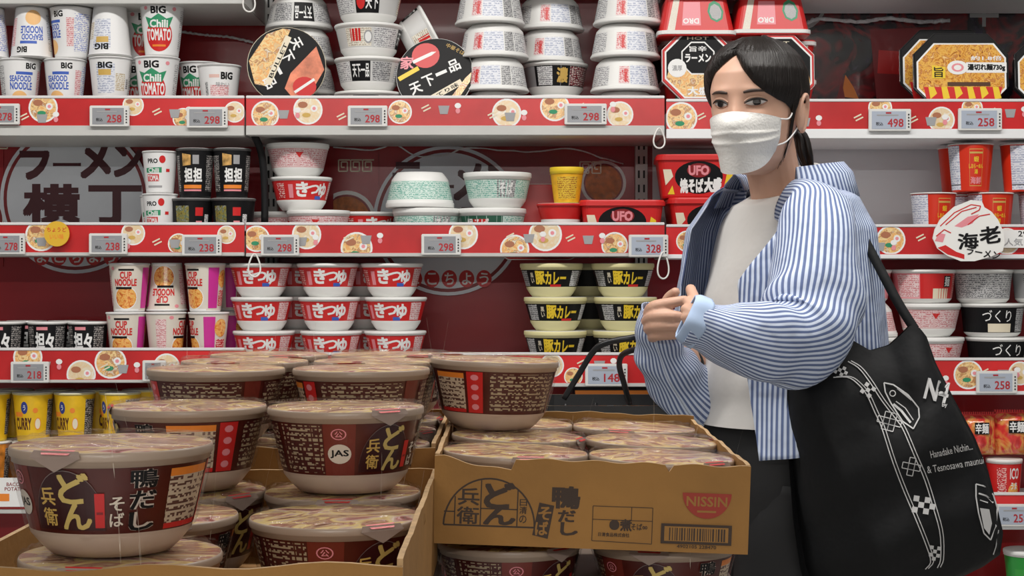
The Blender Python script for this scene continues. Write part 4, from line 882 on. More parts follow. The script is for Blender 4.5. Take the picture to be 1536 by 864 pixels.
# ================================================================== foreground pile
CARD = mat('corrugated_cardboard', (.32, .155, .035), .75, var=.1, scale=14, bump=.08, bscale=120); CARDE = mat('cardboard_cut_edge', (.42, .27, .13), .8, var=.2, scale=120)
def carton(name, x0, x1, y0, y1, z0, hs, label, M=None, tilt=None, n=18):
    """open tray; hs = heights of front, right, back, left wall above z0; walls with ragged cut edges"""
    e = empty(name, ((x0+x1)/2, (y0+y1)/2, z0)); tag(e, label, 'cardboard box'); loc0 = Matrix.Translation(e.location)
    hx, hy, t = (x1-x0)/2, (y1-y0)/2, .004
    ob('bottom', box_mesh('bottom', (-hx+t, -hy+t, .0005), (hx-t, hy-t, t), CARD), e)
    for nm, (ax, ay), (bx, by), (nx, ny), h in [('front_wall', (-hx, -hy), (hx, -hy), (0, 1), hs[0]), ('side_wall', (hx, -hy+t), (hx, hy-t), (-1, 0), hs[1]), ('back_wall', (hx, hy), (-hx, hy), (0, -1), hs[2]), ('side_wall', (-hx, hy-t), (-hx, -hy+t), (1, 0), hs[3])]:
        v = []; f = []; mi = []
        for i in range(n+1):
            s = i/n; hh = h(s) if callable(h) else h+.0008*math.sin(s*19)+.0005*math.sin(s*47)
            x, y = ax+(bx-ax)*s, ay+(by-ay)*s
            v += [(x, y, 0), (x, y, hh), (x+nx*t, y+ny*t, hh), (x+nx*t, y+ny*t, 0)]
        for i in range(n):
            a, b = i*4, i*4+4
            f += [(a, b, b+1, a+1), (a+1, b+1, b+2, a+2), (a+2, b+2, b+3, a+3)]; mi += [0, 1, 0]
        f += [(0, 1, 2, 3), (n*4, n*4+3, n*4+2, n*4+1)]; mi += [1, 1]
        ob(nm, new_mesh(nm, v, f, [CARD, CARDE], mi, False), e)
    if M is not None: e.matrix_world = M @ loc0
    return e
DH = DUCK.H; L1 = 1.008; LB = 1.030
# stand under the boxes
STAND = mat('dark_wood_stand', (.10, .07, .05), .6, var=.2, scale=10)
for x0, x1, y0, y1, z, lb in ((-.375, -.066, 1.06, 1.568, L1-DH-.005, 'dark wooden stand under the front left cardboard box'), (-.383, -.070, 1.594, 2.06, LB-DH-.005, 'dark wooden stand under the cardboard box behind'), (-.062, .24, 1.49, 2.06, LB-2*DH-.012, 'dark wooden stand under the bowls that carry the printed box')):
    e = empty('display_stand', ((x0+x1)/2, (y0+y1)/2, 0)); tag(e, lb, 'display stand', 'wooden stands under the bowls'); ax, ay = (x1-x0)/2, (y1-y0)/2
    ob('top', box_mesh('top', (-ax, -ay, z-.03), (ax, ay, z), STAND, .003), e)
    for sx in (-1, 1):
        for sy in (-1, 1): ob('leg', box_mesh('leg', (sx*(ax-.03)-.018, sy*(ay-.03)-.018, 0), (sx*(ax-.03)+.018, sy*(ay-.03)+.018, z-.03), STAND, .002), e)
GD = 'brown noodle bowls piled in the foreground'
def duck(px, Y, z, rot, label, M=None, X=None):
    x = X if X is not None else (px-768)/F*Y
    loc = Vector((x, Y, z)); t = None
    if M is not None: loc = M @ loc; t = M.to_3x3().to_4x4()
    return put(DUCK, loc, R(rot), label, GD, tilt=t)
# box A, front left
carton('cardboard_box', -.366, -.070, 1.068, 1.564, L1-DH-.004, (lambda s: .079+.002*math.sin(s*17)+.004*s, .086, .086, lambda s: .08), 'front left cardboard box whose cut edge runs along the photo’s bottom')
duck(182, 1.150, L1-DH, 0, 'brown bowl under the nearest bowl, only its lid and peel tab showing'); duck(246, 1.335, L1-DH, 30, 'brown bowl in the front left box behind the nearest bowl', X=-.289); duck(283, 1.485, L1-DH, 60, 'brown bowl under the upper bowl with the white information panel', X=-.2885)
duck(505, 1.326, L1-DH, 44, 'brown bowl standing lower, with stamp print, at the bottom centre'); duck(514, 1.478, L1-DH, 10, 'brown bowl under the upper bowl with the round white stamp')
duck(168, 1.155, L1+.002, -10, 'nearest brown bowl with gold lettering at the photo’s lower left'); duck(283, 1.487, L1+.002, -66, 'upper brown bowl with white information panel and red strip'); duck(519, 1.475, L1+.002, 46, 'upper brown bowl with a round white stamp on its label')
# box C, behind it
carton('cardboard_box', -.378, -.0735, 1.598, 2.045, LB-DH-.004, (.08, .084, .08, .08), 'cardboard box of brown bowls behind the front left box')
for r, Y in enumerate((1.682, 1.825, 1.968)):
    for c, X in enumerate((-.2985, -.152)):
        nm = ['front', 'middle', 'rear'][r]+' rank of the box behind, '+['left', 'right'][c]
        duck(0, Y, LB-DH, 20*r+50*c, 'brown bowl in the lower layer, '+nm, X=X)
        duck(0, Y, LB+.002, [-168, 140, 30][r]+c*12, 'brown bowl in the upper layer, '+nm, X=X+(.006*r if c == 0 else .004*r))
# box B, right, tilted a little, with print
MBX = Matrix.Translation((.07, 1.5, LB-DH)) @ Matrix.Rotation(R(2.1), 4, 'Y') @ Matrix.Translation((-.07, -1.5, -(LB-DH)))
bx = carton('cardboard_box', -.072, .212, 1.497, 1.972, LB-DH-.004, (lambda s: .0785-(.010*math.sin(min(1, (s-.03)/.22)*PI*.5) if .03 < s < .245 else 0)-(.006 if .735 < s < .75 else 0)+.001*math.sin(s*40), .080, .084, .080), 'printed cardboard box with black noodle lettering and a red emblem', M=MBX, n=70)
INKB = mat('box_black_ink', (.045, .025, .015), .7); INKRD = mat('box_red_ink', (.32, .035, .02), .7)
hx = .142
d = Deco(lambda u, v, l: Vector((-hx+(u-652)*.284/465, -.2375-l, .079-(v-685)*.279/465)), .0002, False)
sh = lambda x: 0
arc = [(735+67*math.cos(a), 788-71*math.sin(a)) for a in [PI*i/24 for i in range(25)]]
d.line(arc+[arc[0]], 2.6, INKB)
for a in ([(684, 787), (684, 745)], [(722, 787), (722, 720)], [(776, 787), (776, 733)], [(668, 768), (684, 768)], [(722, 762), (776, 762)]): d.line(a, 1.8, INKB); d.k -= 1
d.up()
d.vtext('兵衛', 686, 720, 786, 736, INKB, .03) if False else None
for ch, x0, x1, y0, y1 in [('兵', 688, 720, 758, 732), ('衛', 687, 720, 786, 760), ('ど', 726, 772, 762, 722), ('ん', 726, 774, 786, 760), ('日', 779, 790, 756, 746), ('清', 779, 790, 768, 757), ('の', 779, 790, 782, 770), ('鴨', 826, 868, 758, 724), ('だ', 836, 862, 778, 760), ('し', 840, 866, 798, 778)]:
    d.text(ch, x0, x1, y0, y1, INKB, .045 if ch in 'どん鴨だし' else .02); d.k -= 1
d.up(); d.poly([(808, 750), (830, 754), (822, 804), (799, 799)], INKB); d.text('そ', 807, 826, 776, 756, CARD, .03); d.k -= 1; d.text('ば', 803, 822, 799, 778, CARD, .03)
for a in ([(887, 752), (975, 752), (975, 806), (887, 804), (887, 752)], [(944, 752), (944, 772)], [(887, 772), (975, 772)]): d.line(a, 1, INKB); d.k -= 1
d.up(); d.text('●煮', 912, 945, 788, 770, INKB, .04); d.text('そば∞', 944, 968, 786, 776, INKB); d.text('日清食品株式会社', 896, 942, 797, 791, INKB)
d.disc(1054, 727, 36, 38, INKRD, 24, 0, PI); d.text('NISSIN', 1024, 1084, 747, 732, CARD, .03); d.rect(1040, 1068, 756, 753, CARD)
d.rect(988, 1092, 804, 774, INKB); d.rect(993, 1087, 800, 778, CARD)
u = 1000.0
while u < 1080: w_ = random.choice((1.2, 1.8, 2.6)); d.rect(u, u+w_, 799, 780, INKB); d.k -= 1; u += w_+random.choice((1.3, 1.8, 2.6))
d.text('4902105 228470', 1012, 1070, 810, 805, INKB)
tag(ob('print', d.mesh('print'), bx), kind='stuff')
for r, (Y, dx) in enumerate(((1.584, 0), (1.735, .003), (1.885, -.004))):
    for c, X in enumerate((.0005, .1395)):
        duck(0, Y, LB-DH, [20, 80, -40][r]+c*30, 'brown bowl in the printed box, '+['front', 'middle', 'rear'][r]+' pair, '+['left', 'right'][c], MBX, X+dx)
duck(0, 1.79, LB+.002, -127, 'upper brown bowl standing on the lids of the printed box', MBX, -.024)
for px, Y, rot, lb in ((764, 1.602, 52, 'brown bowl under the printed box, left of the pair'), (995, 1.602, -8, 'brown bowl under the printed box, right of the pair'), (770, 1.86, 0, 'brown bowl under the printed box at the back, left'), (965, 1.86, 0, 'brown bowl under the printed box at the back, right')):
    duck(px, Y, LB-2*DH-.012, rot, lb)

# ================================================================== the woman
SKIN = mat('skin', (.62, .37, .265), .48, sub=.12, var=.05, scale=25)
HAIRM = mat('dark_brown_hair', (.008, .005, .004), .42, spec=.4)
_n, _l, _b = nodes_of(HAIRM); _u = _n.new('ShaderNodeUVMap'); _t = _n.new('ShaderNodeTexNoise'); _t.inputs['Scale'].default_value = 3; _t.inputs['Detail'].default_value = 3
_l.new(_u.outputs[0], _t.inputs['Vector']); _bp = _n.new('ShaderNodeBump'); _bp.inputs['Strength'].default_value = .6; _bp.inputs['Distance'].default_value = .006; _l.new(_t.outputs['Fac'], _bp.inputs['Height']); _l.new(_bp.outputs[0], _b.inputs['Normal'])
def stripes(name='striped_cotton', per=.0076):
    m = bpy.data.materials.new(name); n, l, b = nodes_of(m); b.inputs['Roughness'].default_value = .8
    uv = n.new('ShaderNodeUVMap'); s = n.new('ShaderNodeSeparateXYZ'); l.new(uv.outputs[0], s.inputs[0])
    f = math_node(n, l, 'FRACT', math_node(n, l, 'DIVIDE', s.outputs[0], per))
    r = n.new('ShaderNodeValToRGB'); e = r.color_ramp.elements
    e[0].position = .0; e[0].color = (.60, .68, .84, 1); e[1].position = 1; e[1].color = (.60, .68, .84, 1)
    for p, c in ((.42, (.64, .71, .85)), (.5, (.11, .15, .30)), (.9, (.12, .17, .33))):
        q = e.new(p); q.color = (*c, 1)
    l.new(f, r.inputs['Fac']); l.new(r.outputs[0], b.inputs['Base Color'])
    t = n.new('ShaderNodeTexNoise'); t.inputs['Scale'].default_value = 22; tc = n.new('ShaderNodeTexCoord'); l.new(tc.outputs['Object'], t.inputs['Vector'])
    bp = n.new('ShaderNodeBump'); bp.inputs['Strength'].default_value = .35; bp.inputs['Distance'].default_value = .02; l.new(t.outputs['Fac'], bp.inputs['Height']); l.new(bp.outputs[0], b.inputs['Normal'])
    return m
STRIPE = stripes(); TEE = mat('white_cotton', (.74, .72, .69), .85, bump=.25, bscale=18); PANTS = mat('black_trousers', (.008, .008, .009), .75, bump=.3, bscale=14)
FWD = Vector((-.906, -.423, 0)); LFT = Vector((.423, -.906, 0))
root = empty('person', (.45, 2.80, 0)); tag(root, 'woman in a white face mask and blue striped shirt, hands held together', 'person')
RI = Matrix.Translation((-.45, -2.80, 0))
def wob(name, v, f, m, uvs=None, smooth=True, parent=root):
    return ob(name, new_mesh(name, [RI @ Vector(p) for p in v], f, m, uvs=uvs, smooth=smooth), parent)
# ---- head
HC_ = P(1134, 163, 2.72); HR = Matrix.Translation(HC_) @ Matrix.Rotation(R(-31), 4, 'Z') @ Matrix.Rotation(R(2), 4, 'X'); HS = .93
TAB = [(-.116, .012, .058, .012), (-.108, .032, .080, .02), (-.09, .049, .089, .035), (-.06, .061, .091, .055), (-.03, .067, .090, .075), (0, .071, .089, .09), (.03, .074, .090, .097), (.06, .071, .085, .094), (.085, .060, .068, .08), (.102, .042, .044, .058), (.112, .016, .016, .025)]
def ring(z):
    z = min(max(z, -.116), .112)
    for a, b in zip(TAB, TAB[1:]):
        if z <= b[0]:
            t = (z-a[0])/(b[0]-a[0]); return [a[i]+(b[i]-a[i])*t for i in (1, 2, 3)]
def gauss(x, s): return math.exp(-(x/s)**2)
def surf(phi, z, off=0, feat=True):
    w_, f_, b_ = ring(z); s, c = math.sin(phi), math.cos(phi); B = f_ if c > 0 else b_; p = 2.25
    r = (abs(s/w_)**p+abs(c/B)**p)**(-1/p); x = r*s
    if feat and c > 0:
        r += .020*gauss(x, .011)*gauss(z+.036, .020)+.006*gauss(x, .009)*gauss(z+.008, .02)       # nose
        for sx in (-1, 1):
            r -= .0065*gauss(x-sx*.032, .015)*gauss(z-.004, .011)                                   # eye sockets
            r += .003*gauss(x-sx*.032, .02)*gauss(z-.026, .008)                                    # brow
            r += .003*gauss(x-sx*.042, .018)*gauss(z+.03, .016)                                    # cheek
        r += .004*gauss(x, .018)*gauss(z+.072, .008)                                               # lips
    r += off
    return Vector((r*s, -r*c, z))*HS
def hp(v): return HR @ v
body_v, body_f = [], []
def addb(v, f):
    o = len(body_v); body_v.extend([RI @ Vector(p) for p in v]); body_f.extend([tuple(i+o for i in q) for q in f])
n1, n2 = 96, 90; v = []; f = []
for j in range(n2+1):
    z = -.116+.228*j/n2
    for i in range(n1): v.append(hp(surf(-PI+2*PI*i/n1, z)))
for j in range(n2):
    for i in range(n1): f.append((j*n1+i, j*n1+(i+1) % n1, (j+1)*n1+(i+1) % n1, (j+1)*n1+i))
f.append(tuple(range(n1-1, -1, -1))); f.append(tuple(n2*n1+i for i in range(n1))); addb(v, f)
def limb(pts, radii, n=16, **k):
    v, f, _ = tube(pts, radii, n+0, **k)
    # weld the seam so the volume is closed
    st = len(v)//(n+1); vv = [v[i*(n+1)+j] for i in range(st) for j in range(n)]; ff = []
    for i in range(st-1):
        for j in range(n): ff.append((i*n+j, i*n+(j+1) % n, (i+1)*n+(j+1) % n, (i+1)*n+j))
    ff.append(tuple(range(n-1, -1, -1))); ff.append(tuple((st-1)*n+j for j in range(n))); addb(vv, ff)
    for c, r in ((v[0:n], radii[0] if not isinstance(radii, (int, float)) else radii), (v[-n-1:-1], radii[-1] if not isinstance(radii, (int, float)) else radii)):
        ctr = sum(c, Vector())/n; ball(ctr, (r*.98,)*3)
def ball(c, r, M=None, nu=16, nv=10):
    v = []; f = []
    for j in range(1, nv):
        for i in range(nu):
            a, b = 2*PI*i/nu, PI*j/nv-PI/2; p = Vector((r[0]*math.cos(a)*math.cos(b), r[1]*math.sin(a)*math.cos(b), r[2]*math.sin(b)))
            v.append(c+(M @ p if M else p))
    for j in range(nv-2):
        for i in range(nu): f.append((j*nu+i, j*nu+(i+1) % nu, (j+1)*nu+(i+1) % nu, (j+1)*nu+i))
    f.append(tuple(range(nu-1, -1, -1))); f.append(tuple((nv-2)*nu+i for i in range(nu))); addb(v, f)
M3 = HR.to_3x3()
for sx in (1, -1):                                                 # ears
    ec = Vector((sx*.0715, .012, -.012)); 
    ball(hp(ec), (.007, .015, .028), M3)
    limb([hp(ec+Vector((sx*(.004+.004*math.sin(a)), .004-.016*math.cos(a)*-1*(1 if True else 0), .029*math.sin(a)+.002))) for a in [R(x) for x in (200, 150, 100, 60, 20, -20, -50, -80)]], [.003, .0035, .004, .004, .004, .0038, .0042, .005], 8)
limb([P(1174, 320, 2.80), P(1163, 275, 2.785), P(1150, 215, 2.755)], [.052, .044, .045], 20)
limb([P(1178, 300, 2.80), P(1174, 340, 2.80), P(1168, 420, 2.80), P(1164, 520, 2.80), P(1160, 600, 2.81), P(1156, 690, 2.82)], [.055, .10, .115, .115, .12, .128], 24, up=LFT, flat=.66)
LSH, LEL, LWR = P(1218, 338, 2.67), P(1208, 508, 2.535), P(1068, 486, 2.478)
RSH, REL, RWR = P(1122, 338, 2.94), P(1078, 575, 2.92), P(985, 520, 2.735)
limb([P(1188, 330, 2.76), LSH, (LSH+LEL)/2, LEL, (LEL+LWR)/2, LWR], [.04, .038, .042, .037, .034, .025], 16)
limb([P(1155, 330, 2.84), RSH, (RSH+REL)/2, REL, (REL+RWR)/2, RWR], [.04, .038, .042, .037, .034, .025], 16)
for sgn, x, y in ((1, .475, 2.735), (-1, .41, 2.895)):
    limb([(x, y, .88), (x-.01, y-.01, .66), (x-.015, y-.01, .46), (x+.005, y, .28), (x+.015, y+.01, .07)], [.085, .075, .055, .05, .036], 16)
    limb([Vector((x+.02, y+.012, .05)), Vector((x, y, .04))+FWD*.06, Vector((x, y, .03))+FWD*.17], [.035, .034, .026], 12)
# right hand closed around the left cuff
def finger(pts, r): limb([P(*p) for p in pts], r, 10, steps=(len(pts)-1)*5)
finger([(972, 474, 2.70), (980, 461, 2.668), (1004, 455, 2.655), (1027, 450, 2.652)], [.0105, .0105, .0095, .0076])
finger([(969, 484, 2.70), (980, 475, 2.662), (1007, 474, 2.648), (1024, 476, 2.662), (1016, 477, 2.69)], [.0105, .0105, .0097, .0088, .0075])
finger([(971, 494, 2.70), (982, 489, 2.662), (1008, 489, 2.650), (1024, 490, 2.664), (1016, 491, 2.69)], [.0102, .0102, .0094, .0085, .0072])
finger([(977, 506, 2.70), (986, 503, 2.668), (1009, 502, 2.658), (1022, 501, 2.67), (1014, 502, 2.69)], [.0095, .0092, .0084, .0076, .0066])
finger([(984, 500, 2.72), (994, 468, 2.715), (1004, 447, 2.70), (1013, 438, 2.685)], [.014, .0115, .0098, .0080])
for q in ((974, 476), (972, 486), (975, 497), (982, 506)): limb([RWR, P((q[0]+985)/2, (q[1]+515)/2, 2.725), P(q[0], q[1], 2.70)], [.020, .015, .0115], 10)
limb([P(990, 505, 2.725), P(1000, 485, 2.71)], [.014, .013], 10)
# left hand, drawn into its cuff with the fingertips out
for (x, y, Y, r) in ((1036, 434, 2.545, .0084), (1031, 452, 2.515, .0082), (1028, 464, 2.50, .0082), (1028, 476, 2.492, .0078), (1031, 488, 2.488, .007)):
    limb([P(1056, 482, 2.482), P((x+1056)/2-2, (y+476)/2, (Y+2.475)/2), P(x, y, Y)], [.015, r*1.2, r], 10)
bme = new_mesh('body', body_v, body_f, SKIN); tmp = bpy.data.objects.new('tmp', bme); COL.objects.link(tmp)
md = tmp.modifiers.new('r', 'REMESH'); md.mode = 'VOXEL'; md.voxel_size = .0023; md.use_smooth_shade = True
sm = tmp.modifiers.new('s', 'SMOOTH'); sm.factor = .5; sm.iterations = 2
dg = bpy.context.evaluated_depsgraph_get(); fin = bpy.data.meshes.new_from_object(tmp.evaluated_get(dg)); bpy.data.objects.remove(tmp)
fin.name = 'body'; fin.materials.clear(); fin.materials.append(SKIN); fin.polygons.foreach_set('use_smooth', [True]*len(fin.polygons)); ob('body', fin, root)
# fingernails of the right index and thumb, eyes, brows
EYEW = mat('eye_white', (.72, .68, .66), .25); IRIS = mat('dark_iris', (.012, .006, .004), .12, coat=.8); LASH = mat('lashes', (.008, .006, .005), .5); LIDM = mat('eyelid_skin', (.50, .27, .19), .5)
def fsurf(x, z, off=0):
    w_, f_, b_ = ring(z); phi = math.asin(max(-1, min(1, x/.09)))
    for _ in range(12):
        p = surf(phi, z)/HS; phi += (x-p.x)/.085
    return surf(phi, z, off)
for sx in (-1, 1):
    xc, zc, hw, hh = sx*.032, .005, .0158, .0062
    q = MB(); N = 14
    def lidz(s, up):  # upper and lower edge of the eye opening
        return zc+(hh*(1-abs(s)**2.2)*(1.0 if up else -.72))+.0016*s*sx
    g = [[fsurf(xc+hw*s, lidz(s, False)+(lidz(s, True)-lidz(s, False))*t, .0006+.0030*(1-s*s)*(1-(2*t-1)**2)) for t in (0, .25, .5, .75, 1)] for s in [i/N*2-1 for i in range(N+1)]]
    vv = [hp(p) for c in g for p in c]; ff = [(i*5+j, (i+1)*5+j, (i+1)*5+j+1, i*5+j+1) for i in range(N) for j in range(4)]
    e_ = wob('eye', vv, ff, EYEW)
    def epix(x, z, o): return hp(fsurf(x, z, o))
    ix = xc+.0012; pts = [(ix, zc+.0008)]+[(ix+.0062*math.cos(a), zc+.0008+.0062*math.sin(a)) for a in [2*PI*i/20 for i in range(20)]]
    cl = []
    for x, z in pts:
        s = max(-1, min(1, (x-xc)/hw)); cl.append((x, min(max(z, lidz(s, False)), lidz(s, True))))
    wob('iris', [epix(x, z, .0042) for x, z in cl], [(0, i, i % 20+1) for i in range(1, 21)], IRIS)
    wob('upper_lashes', *tube([epix(xc+hw*1.08*s, lidz(s, True)+.0005, .0028+.0012*(1-s*s)) for s in (-1, -.7, -.35, 0, .35, .7, 1)], [.0006, .0013, .0016, .0017, .0016, .0014, .0007], 8)[:2], LASH)
    wob('eyelid', *tube([epix(xc+hw*1.1*s, lidz(s, True)+.0036, .0006) for s in (-1, -.6, -.2, .2, .6, 1)], [.0008, .0022, .0027, .0027, .0023, .0009], 8)[:2], SKIN)
    wob('lower_lid', *tube([epix(xc+hw*1.05*s, lidz(s, False)-.0012, .0004) for s in (-1, -.5, 0, .5, 1)], [.0006, .0014, .0016, .0014, .0006], 8)[:2], LIDM)
    wob('eyebrow', *tube([epix(xc+sx*(-.017+.036*t), .0225+.0035*math.sin(t*PI*.8)-.001*t, .0008) for t in (0, .25, .5, .75, 1)], [.0018, .0026, .0025, .002, .0007], 8, flat=.6)[:2], mat('brow_hair', (.035, .018, .012), .6))
# ---- hair
HL = [(-180, -.078), (-150, -.07), (-125, -.045), (-105, -.012), (-90, -.010), (-72, .0), (-58, .026), (-40, .05), (-22, .074), (-8, .090), (0, .078), (10, .058), (20, .038), (32, .022), (48, .010), (62, .004), (76, -.006), (84, -.02), (92, .012), (104, .004), (118, -.03), (140, -.06), (180, -.078)]
def hairline(d_):
    for a, b in zip(HL, HL[1:]):
        if d_ <= b[0]: return a[1]+(b[1]-a[1])*(d_-a[0])/(b[0]-a[0])
    return HL[-1][1]
nu, nv = 144, 26; v = []; f = []
for i in range(nu):
    dg_ = -180+360*i/nu; ph = R(dg_); zh = hairline(dg_)
    for j in range(nv+1):
        t = j/nv; z = .112-(.112-zh)*t**.75; thick = (.013 if abs(dg_) > 60 else .011)*(1-t**5)+.002
        thick += .0012*math.sin(dg_*.9+t*3)*(1-t)*t*3
        p = surf(ph, z, 0, False)/HS; nrm = Vector((p.x/.07**2, p.y/.09**2, p.z/.11**2)).normalized()
        v.append(hp((p+nrm*thick)*HS))
for i in range(nu):
    k = (i+1) % nu
    for j in range(nv): f.append((i*(nv+1)+j, i*(nv+1)+j+1, k*(nv+1)+j+1, k*(nv+1)+j))
f.append(tuple(i*(nv+1) for i in range(nu)))
hq = MB(); hq.add(v, f, HAIRM, [(i/nu*90, j/nv*1.2) for i in range(nu) for j in range(nv+1)])
def hs(dg_, z, off):
    p = surf(R(dg_), z, 0, False)/HS; nrm = Vector((p.x/.07**2, p.y/.09**2, p.z/.11**2)).normalized(); return hp((p+nrm*off)*HS)
rnd = random.Random(3)
for i in range(420):                     # strands combed from the parting to both sides and back
    side = 1 if i % 3 else -1; u = rnd.random(); st = -8
    if side > 0:
        z0 = .092+.016*rnd.random(); a1 = 20+u*120; pts = [hs(st+(a1-st)*t, max(hairline(st+(a1-st)*t)+.004, z0+(hairline(a1)+.012-z0)*t**1.3+.010*math.sin(t*PI)), .0125-.006*t) for t in (0, .2, .4, .6, .8, 1)]
    else:
        z0 = .092+.016*rnd.random(); a1 = -35-u*110; pts = [hs(st+(a1-st)*t, max(hairline(st+(a1-st)*t)+.004, z0+(hairline(a1)+.012-z0)*t**1.3+.010*math.sin(t*PI)), .0125-.006*t) for t in (0, .2, .4, .6, .8, 1)]
    r = rnd.uniform(.0007, .0016); hq.add(*tube(pts, [r*.5, r, r, r, r*.8, .0004], 5, 12)[:2], HAIRM)
for k in range(26):                      # ponytail
    a = rnd.uniform(-1, 1); b = rnd.uniform(-1, 1)
    p0 = hp(Vector((.01+.012*a, .098, -.018+.010*b))*HS); pts = [p0, P(1199+7*a, 205+4*b, 2.80+.01*b), P(1206+9*a, 230, 2.80+.012*b), P(1214+7*a, 262+6*b, 2.81+.01*b)]
    hq.add(*tube(pts, [.004, .0062, .0055, .0012], 6, 14)[:2], HAIRM)
for k in range(5):                       # loose wisps in front of the ear
    z0 = .02-.004*k; pts = [hs(74+k*2, .03, .011), hs(77+k*1.5, -.02, .005), hs(80+k, -.055, .003), hs(83+k*2, -.08-.006*k, .004)]
    hq.add(*tube(pts, [.0016, .0014, .001, .0003], 5, 12)[:2], HAIRM)
ho = wob('hair', hq.v, hq.f, HAIRM, hq.uv)
# ---- mask
MASKM = mat('white_mask_fabric', (.74, .73, .70), .8, bump=.15, bscale=260)
def maskp(s, t, extra=0):
    top = -.010-.012*abs(s)**1.5; bot = -.117+.040*abs(s)**2; z = top+(bot-top)*t
    ph = R(54*s); zz = max(z, -.085)
    off = .005+.012*gauss(s, .42)*(1-gauss(t, .10)*.6)+.006*t*(1-abs(s))
    pl = sum(.0032*max(0, 1-abs(t-c)/.05)*(1-abs(s)**3) for c in (.36, .52)); off += pl
    sh = .030*max(0, t-.6)/.4
    p = surf(ph, zz, off+extra, False)/HS
    if True: p.y += -.014*gauss(s, .25)*gauss(t-.22, .22)
    k = 1-sh*3.2*(1 if t > .6 else 0); p.x *= k; p.y = p.y*k+(1-k)*-.01; p.z = z
    return hp(p*HS)
n, m_ = 36, 40; v = []; f = []
for ex in (.0015, 0):
    for j in range(m_+1):
        for i in range(n+1): v.append(maskp(i/n*2-1, j/m_, ex))
K = (n+1)*(m_+1)
for o in (0, K):
    for j in range(m_):
        for i in range(n): f.append((o+j*(n+1)+i, o+j*(n+1)+i+1, o+(j+1)*(n+1)+i+1, o+(j+1)*(n+1)+i))
mo = wob('face_mask', v, f, MASKM)
for a, b in ((.03, .42), (.80, .86)):
    wob('ear_loop', *tube([maskp(.97, a, .002), hp(surf(R(70), -.02-.04*(a > .5), .007)), hp(Vector((.0735, .008, .012 if a < .5 else -.036))*HS), hp(Vector((.078, .024, -.01))*HS)], .0013, 6)[:2], INKWHITE, parent=mo)
# ---- T-shirt
tp = [(1178, 282, .066, .8), (1175, 306, .105, .72), (1172, 336, .135, .62), (1168, 400, .152, .64), (1165, 450, .158, .68), (1164, 540, .152, .74), (1162, 590, .157, .76), (1160, 634, .162, .76)]
nt = 40; v = []; f = []; NS = 48
for j in range(NS+1):
    t = j/NS*(len(tp)-1); i0 = min(int(t), len(tp)-2); u = t-i0; a, b = tp[i0], tp[i0+1]; px, py, ra, fl = [a[k]+(b[k]-a[k])*u for k in range(4)]
    c = P(px, py, 2.80)
    for i in range(nt):
        th = 2*PI*i/nt; rr = 1+.018*math.sin(th*5+py*.05)+.02*math.sin(py*.09+2*th)*(py > 480)
        p = c+FWD*math.cos(th)*ra*fl*rr+LFT*math.sin(th)*ra*rr
        if j == 0: p.z += -.022*math.cos(th)
        if j < 8: p.z += -.022*math.cos(th)*(1-j/8)*.8
        v.append(p)
for j in range(NS):
    for i in range(nt): f.append((j*nt+i, j*nt+(i+1) % nt, (j+1)*nt+(i+1) % nt, (j+1)*nt+i))
ts = wob('t_shirt', v, f, TEE)
nk = [v[i] for i in range(nt)]+[v[0]]; wob('neckband', *tube(nk, .0042, 8, 80)[:2], TEE, parent=ts)
# ---- striped shirt: body panel, sleeves, collar
sh = empty('striped_shirt'); sh.parent = root
bp_ = [(0, 283, .098, .90), (.07, 300, .165, .60), (.2, 345, .185, .74), (.4, 430, .196, .78), (.6, 510, .200, .80), (.8, 590, .205, .82), (1, 660, .215, .82)]
NT, NA = 56, 110; v = []; f = []; uv = []
for j in range(NT+1):
    t = j/NT
    for a, b in zip(bp_, bp_[1:]):
        if t <= b[0]+1e-9: u = (t-a[0])/(b[0]-a[0]); py, ra, fl = [a[k]+(b[k]-a[k])*u for k in (1, 2, 3)]; break
    g1 = R(74-46*min(1, t/.38)) if t < .38 else R(28+22*(t-.38)); g2 = R(-20-8*t)+2*PI
    for i in range(NA+1):
        s = i/NA; th = g1+(g2-g1)*s
        fold = .007*math.sin(th*9+t*5)*t+.005*math.sin(th*17-t*9)*t*(1-.5*t)
        pyy = py-(26*math.sin((th-R(40))*.9)*t**3 if th < PI else 0)+(14*t**4 if th < PI*.9 else -18*t**4*(th > PI*1.2))
        c = P(1172-6*t, pyy, 2.80)
        lap = .030*gauss(s, .05)*(1-t)+.02*gauss(1-s, .06)*(1-t)
        v.append(c+FWD*math.cos(th)*(ra*fl+fold+lap*.5)+LFT*math.sin(th)*(ra+fold)); uv.append((th*.17, t*.5))
for j in range(NT):
    for i in range(NA): f.append((j*(NA+1)+i, j*(NA+1)+i+1, (j+1)*(NA+1)+i+1, (j+1)*(NA+1)+i))
bo = wob('shirt_body', v, f, STRIPE, uv, parent=sh); so = bo.modifiers.new('s', 'SOLIDIFY'); so.thickness = .0022
def wr(amp, k1, k2, elbow=.6):
    def fn(u, v_):
        a = 2*PI*u; return amp*(math.sin(a*2+v_*k1)*.5+math.sin(a*3-v_*k2+1)*.5+.9*gauss(v_-elbow, .14)*math.sin(v_*46+2.4*math.sin(a)))
    return fn
lp = [(1196, 306, 2.715, .044), (1224, 318, 2.675, .054), (1226, 350, 2.64, .064), (1224, 405, 2.60, .071), (1218, 460, 2.565, .0745), (1200, 506, 2.53, .067), (1150, 514, 2.495, .058), (1098, 504, 2.478, .050), (1062, 490, 2.474, .0395), (1036, 479, 2.472, .0365)]
vv, ff, uu = tube([P(*p[:3]) for p in lp], [p[3] for p in lp], 72, 96, up=Vector((0, -1, 0)), disp=wr(.0058, 13, 19, .56), caps=False, start=PI)
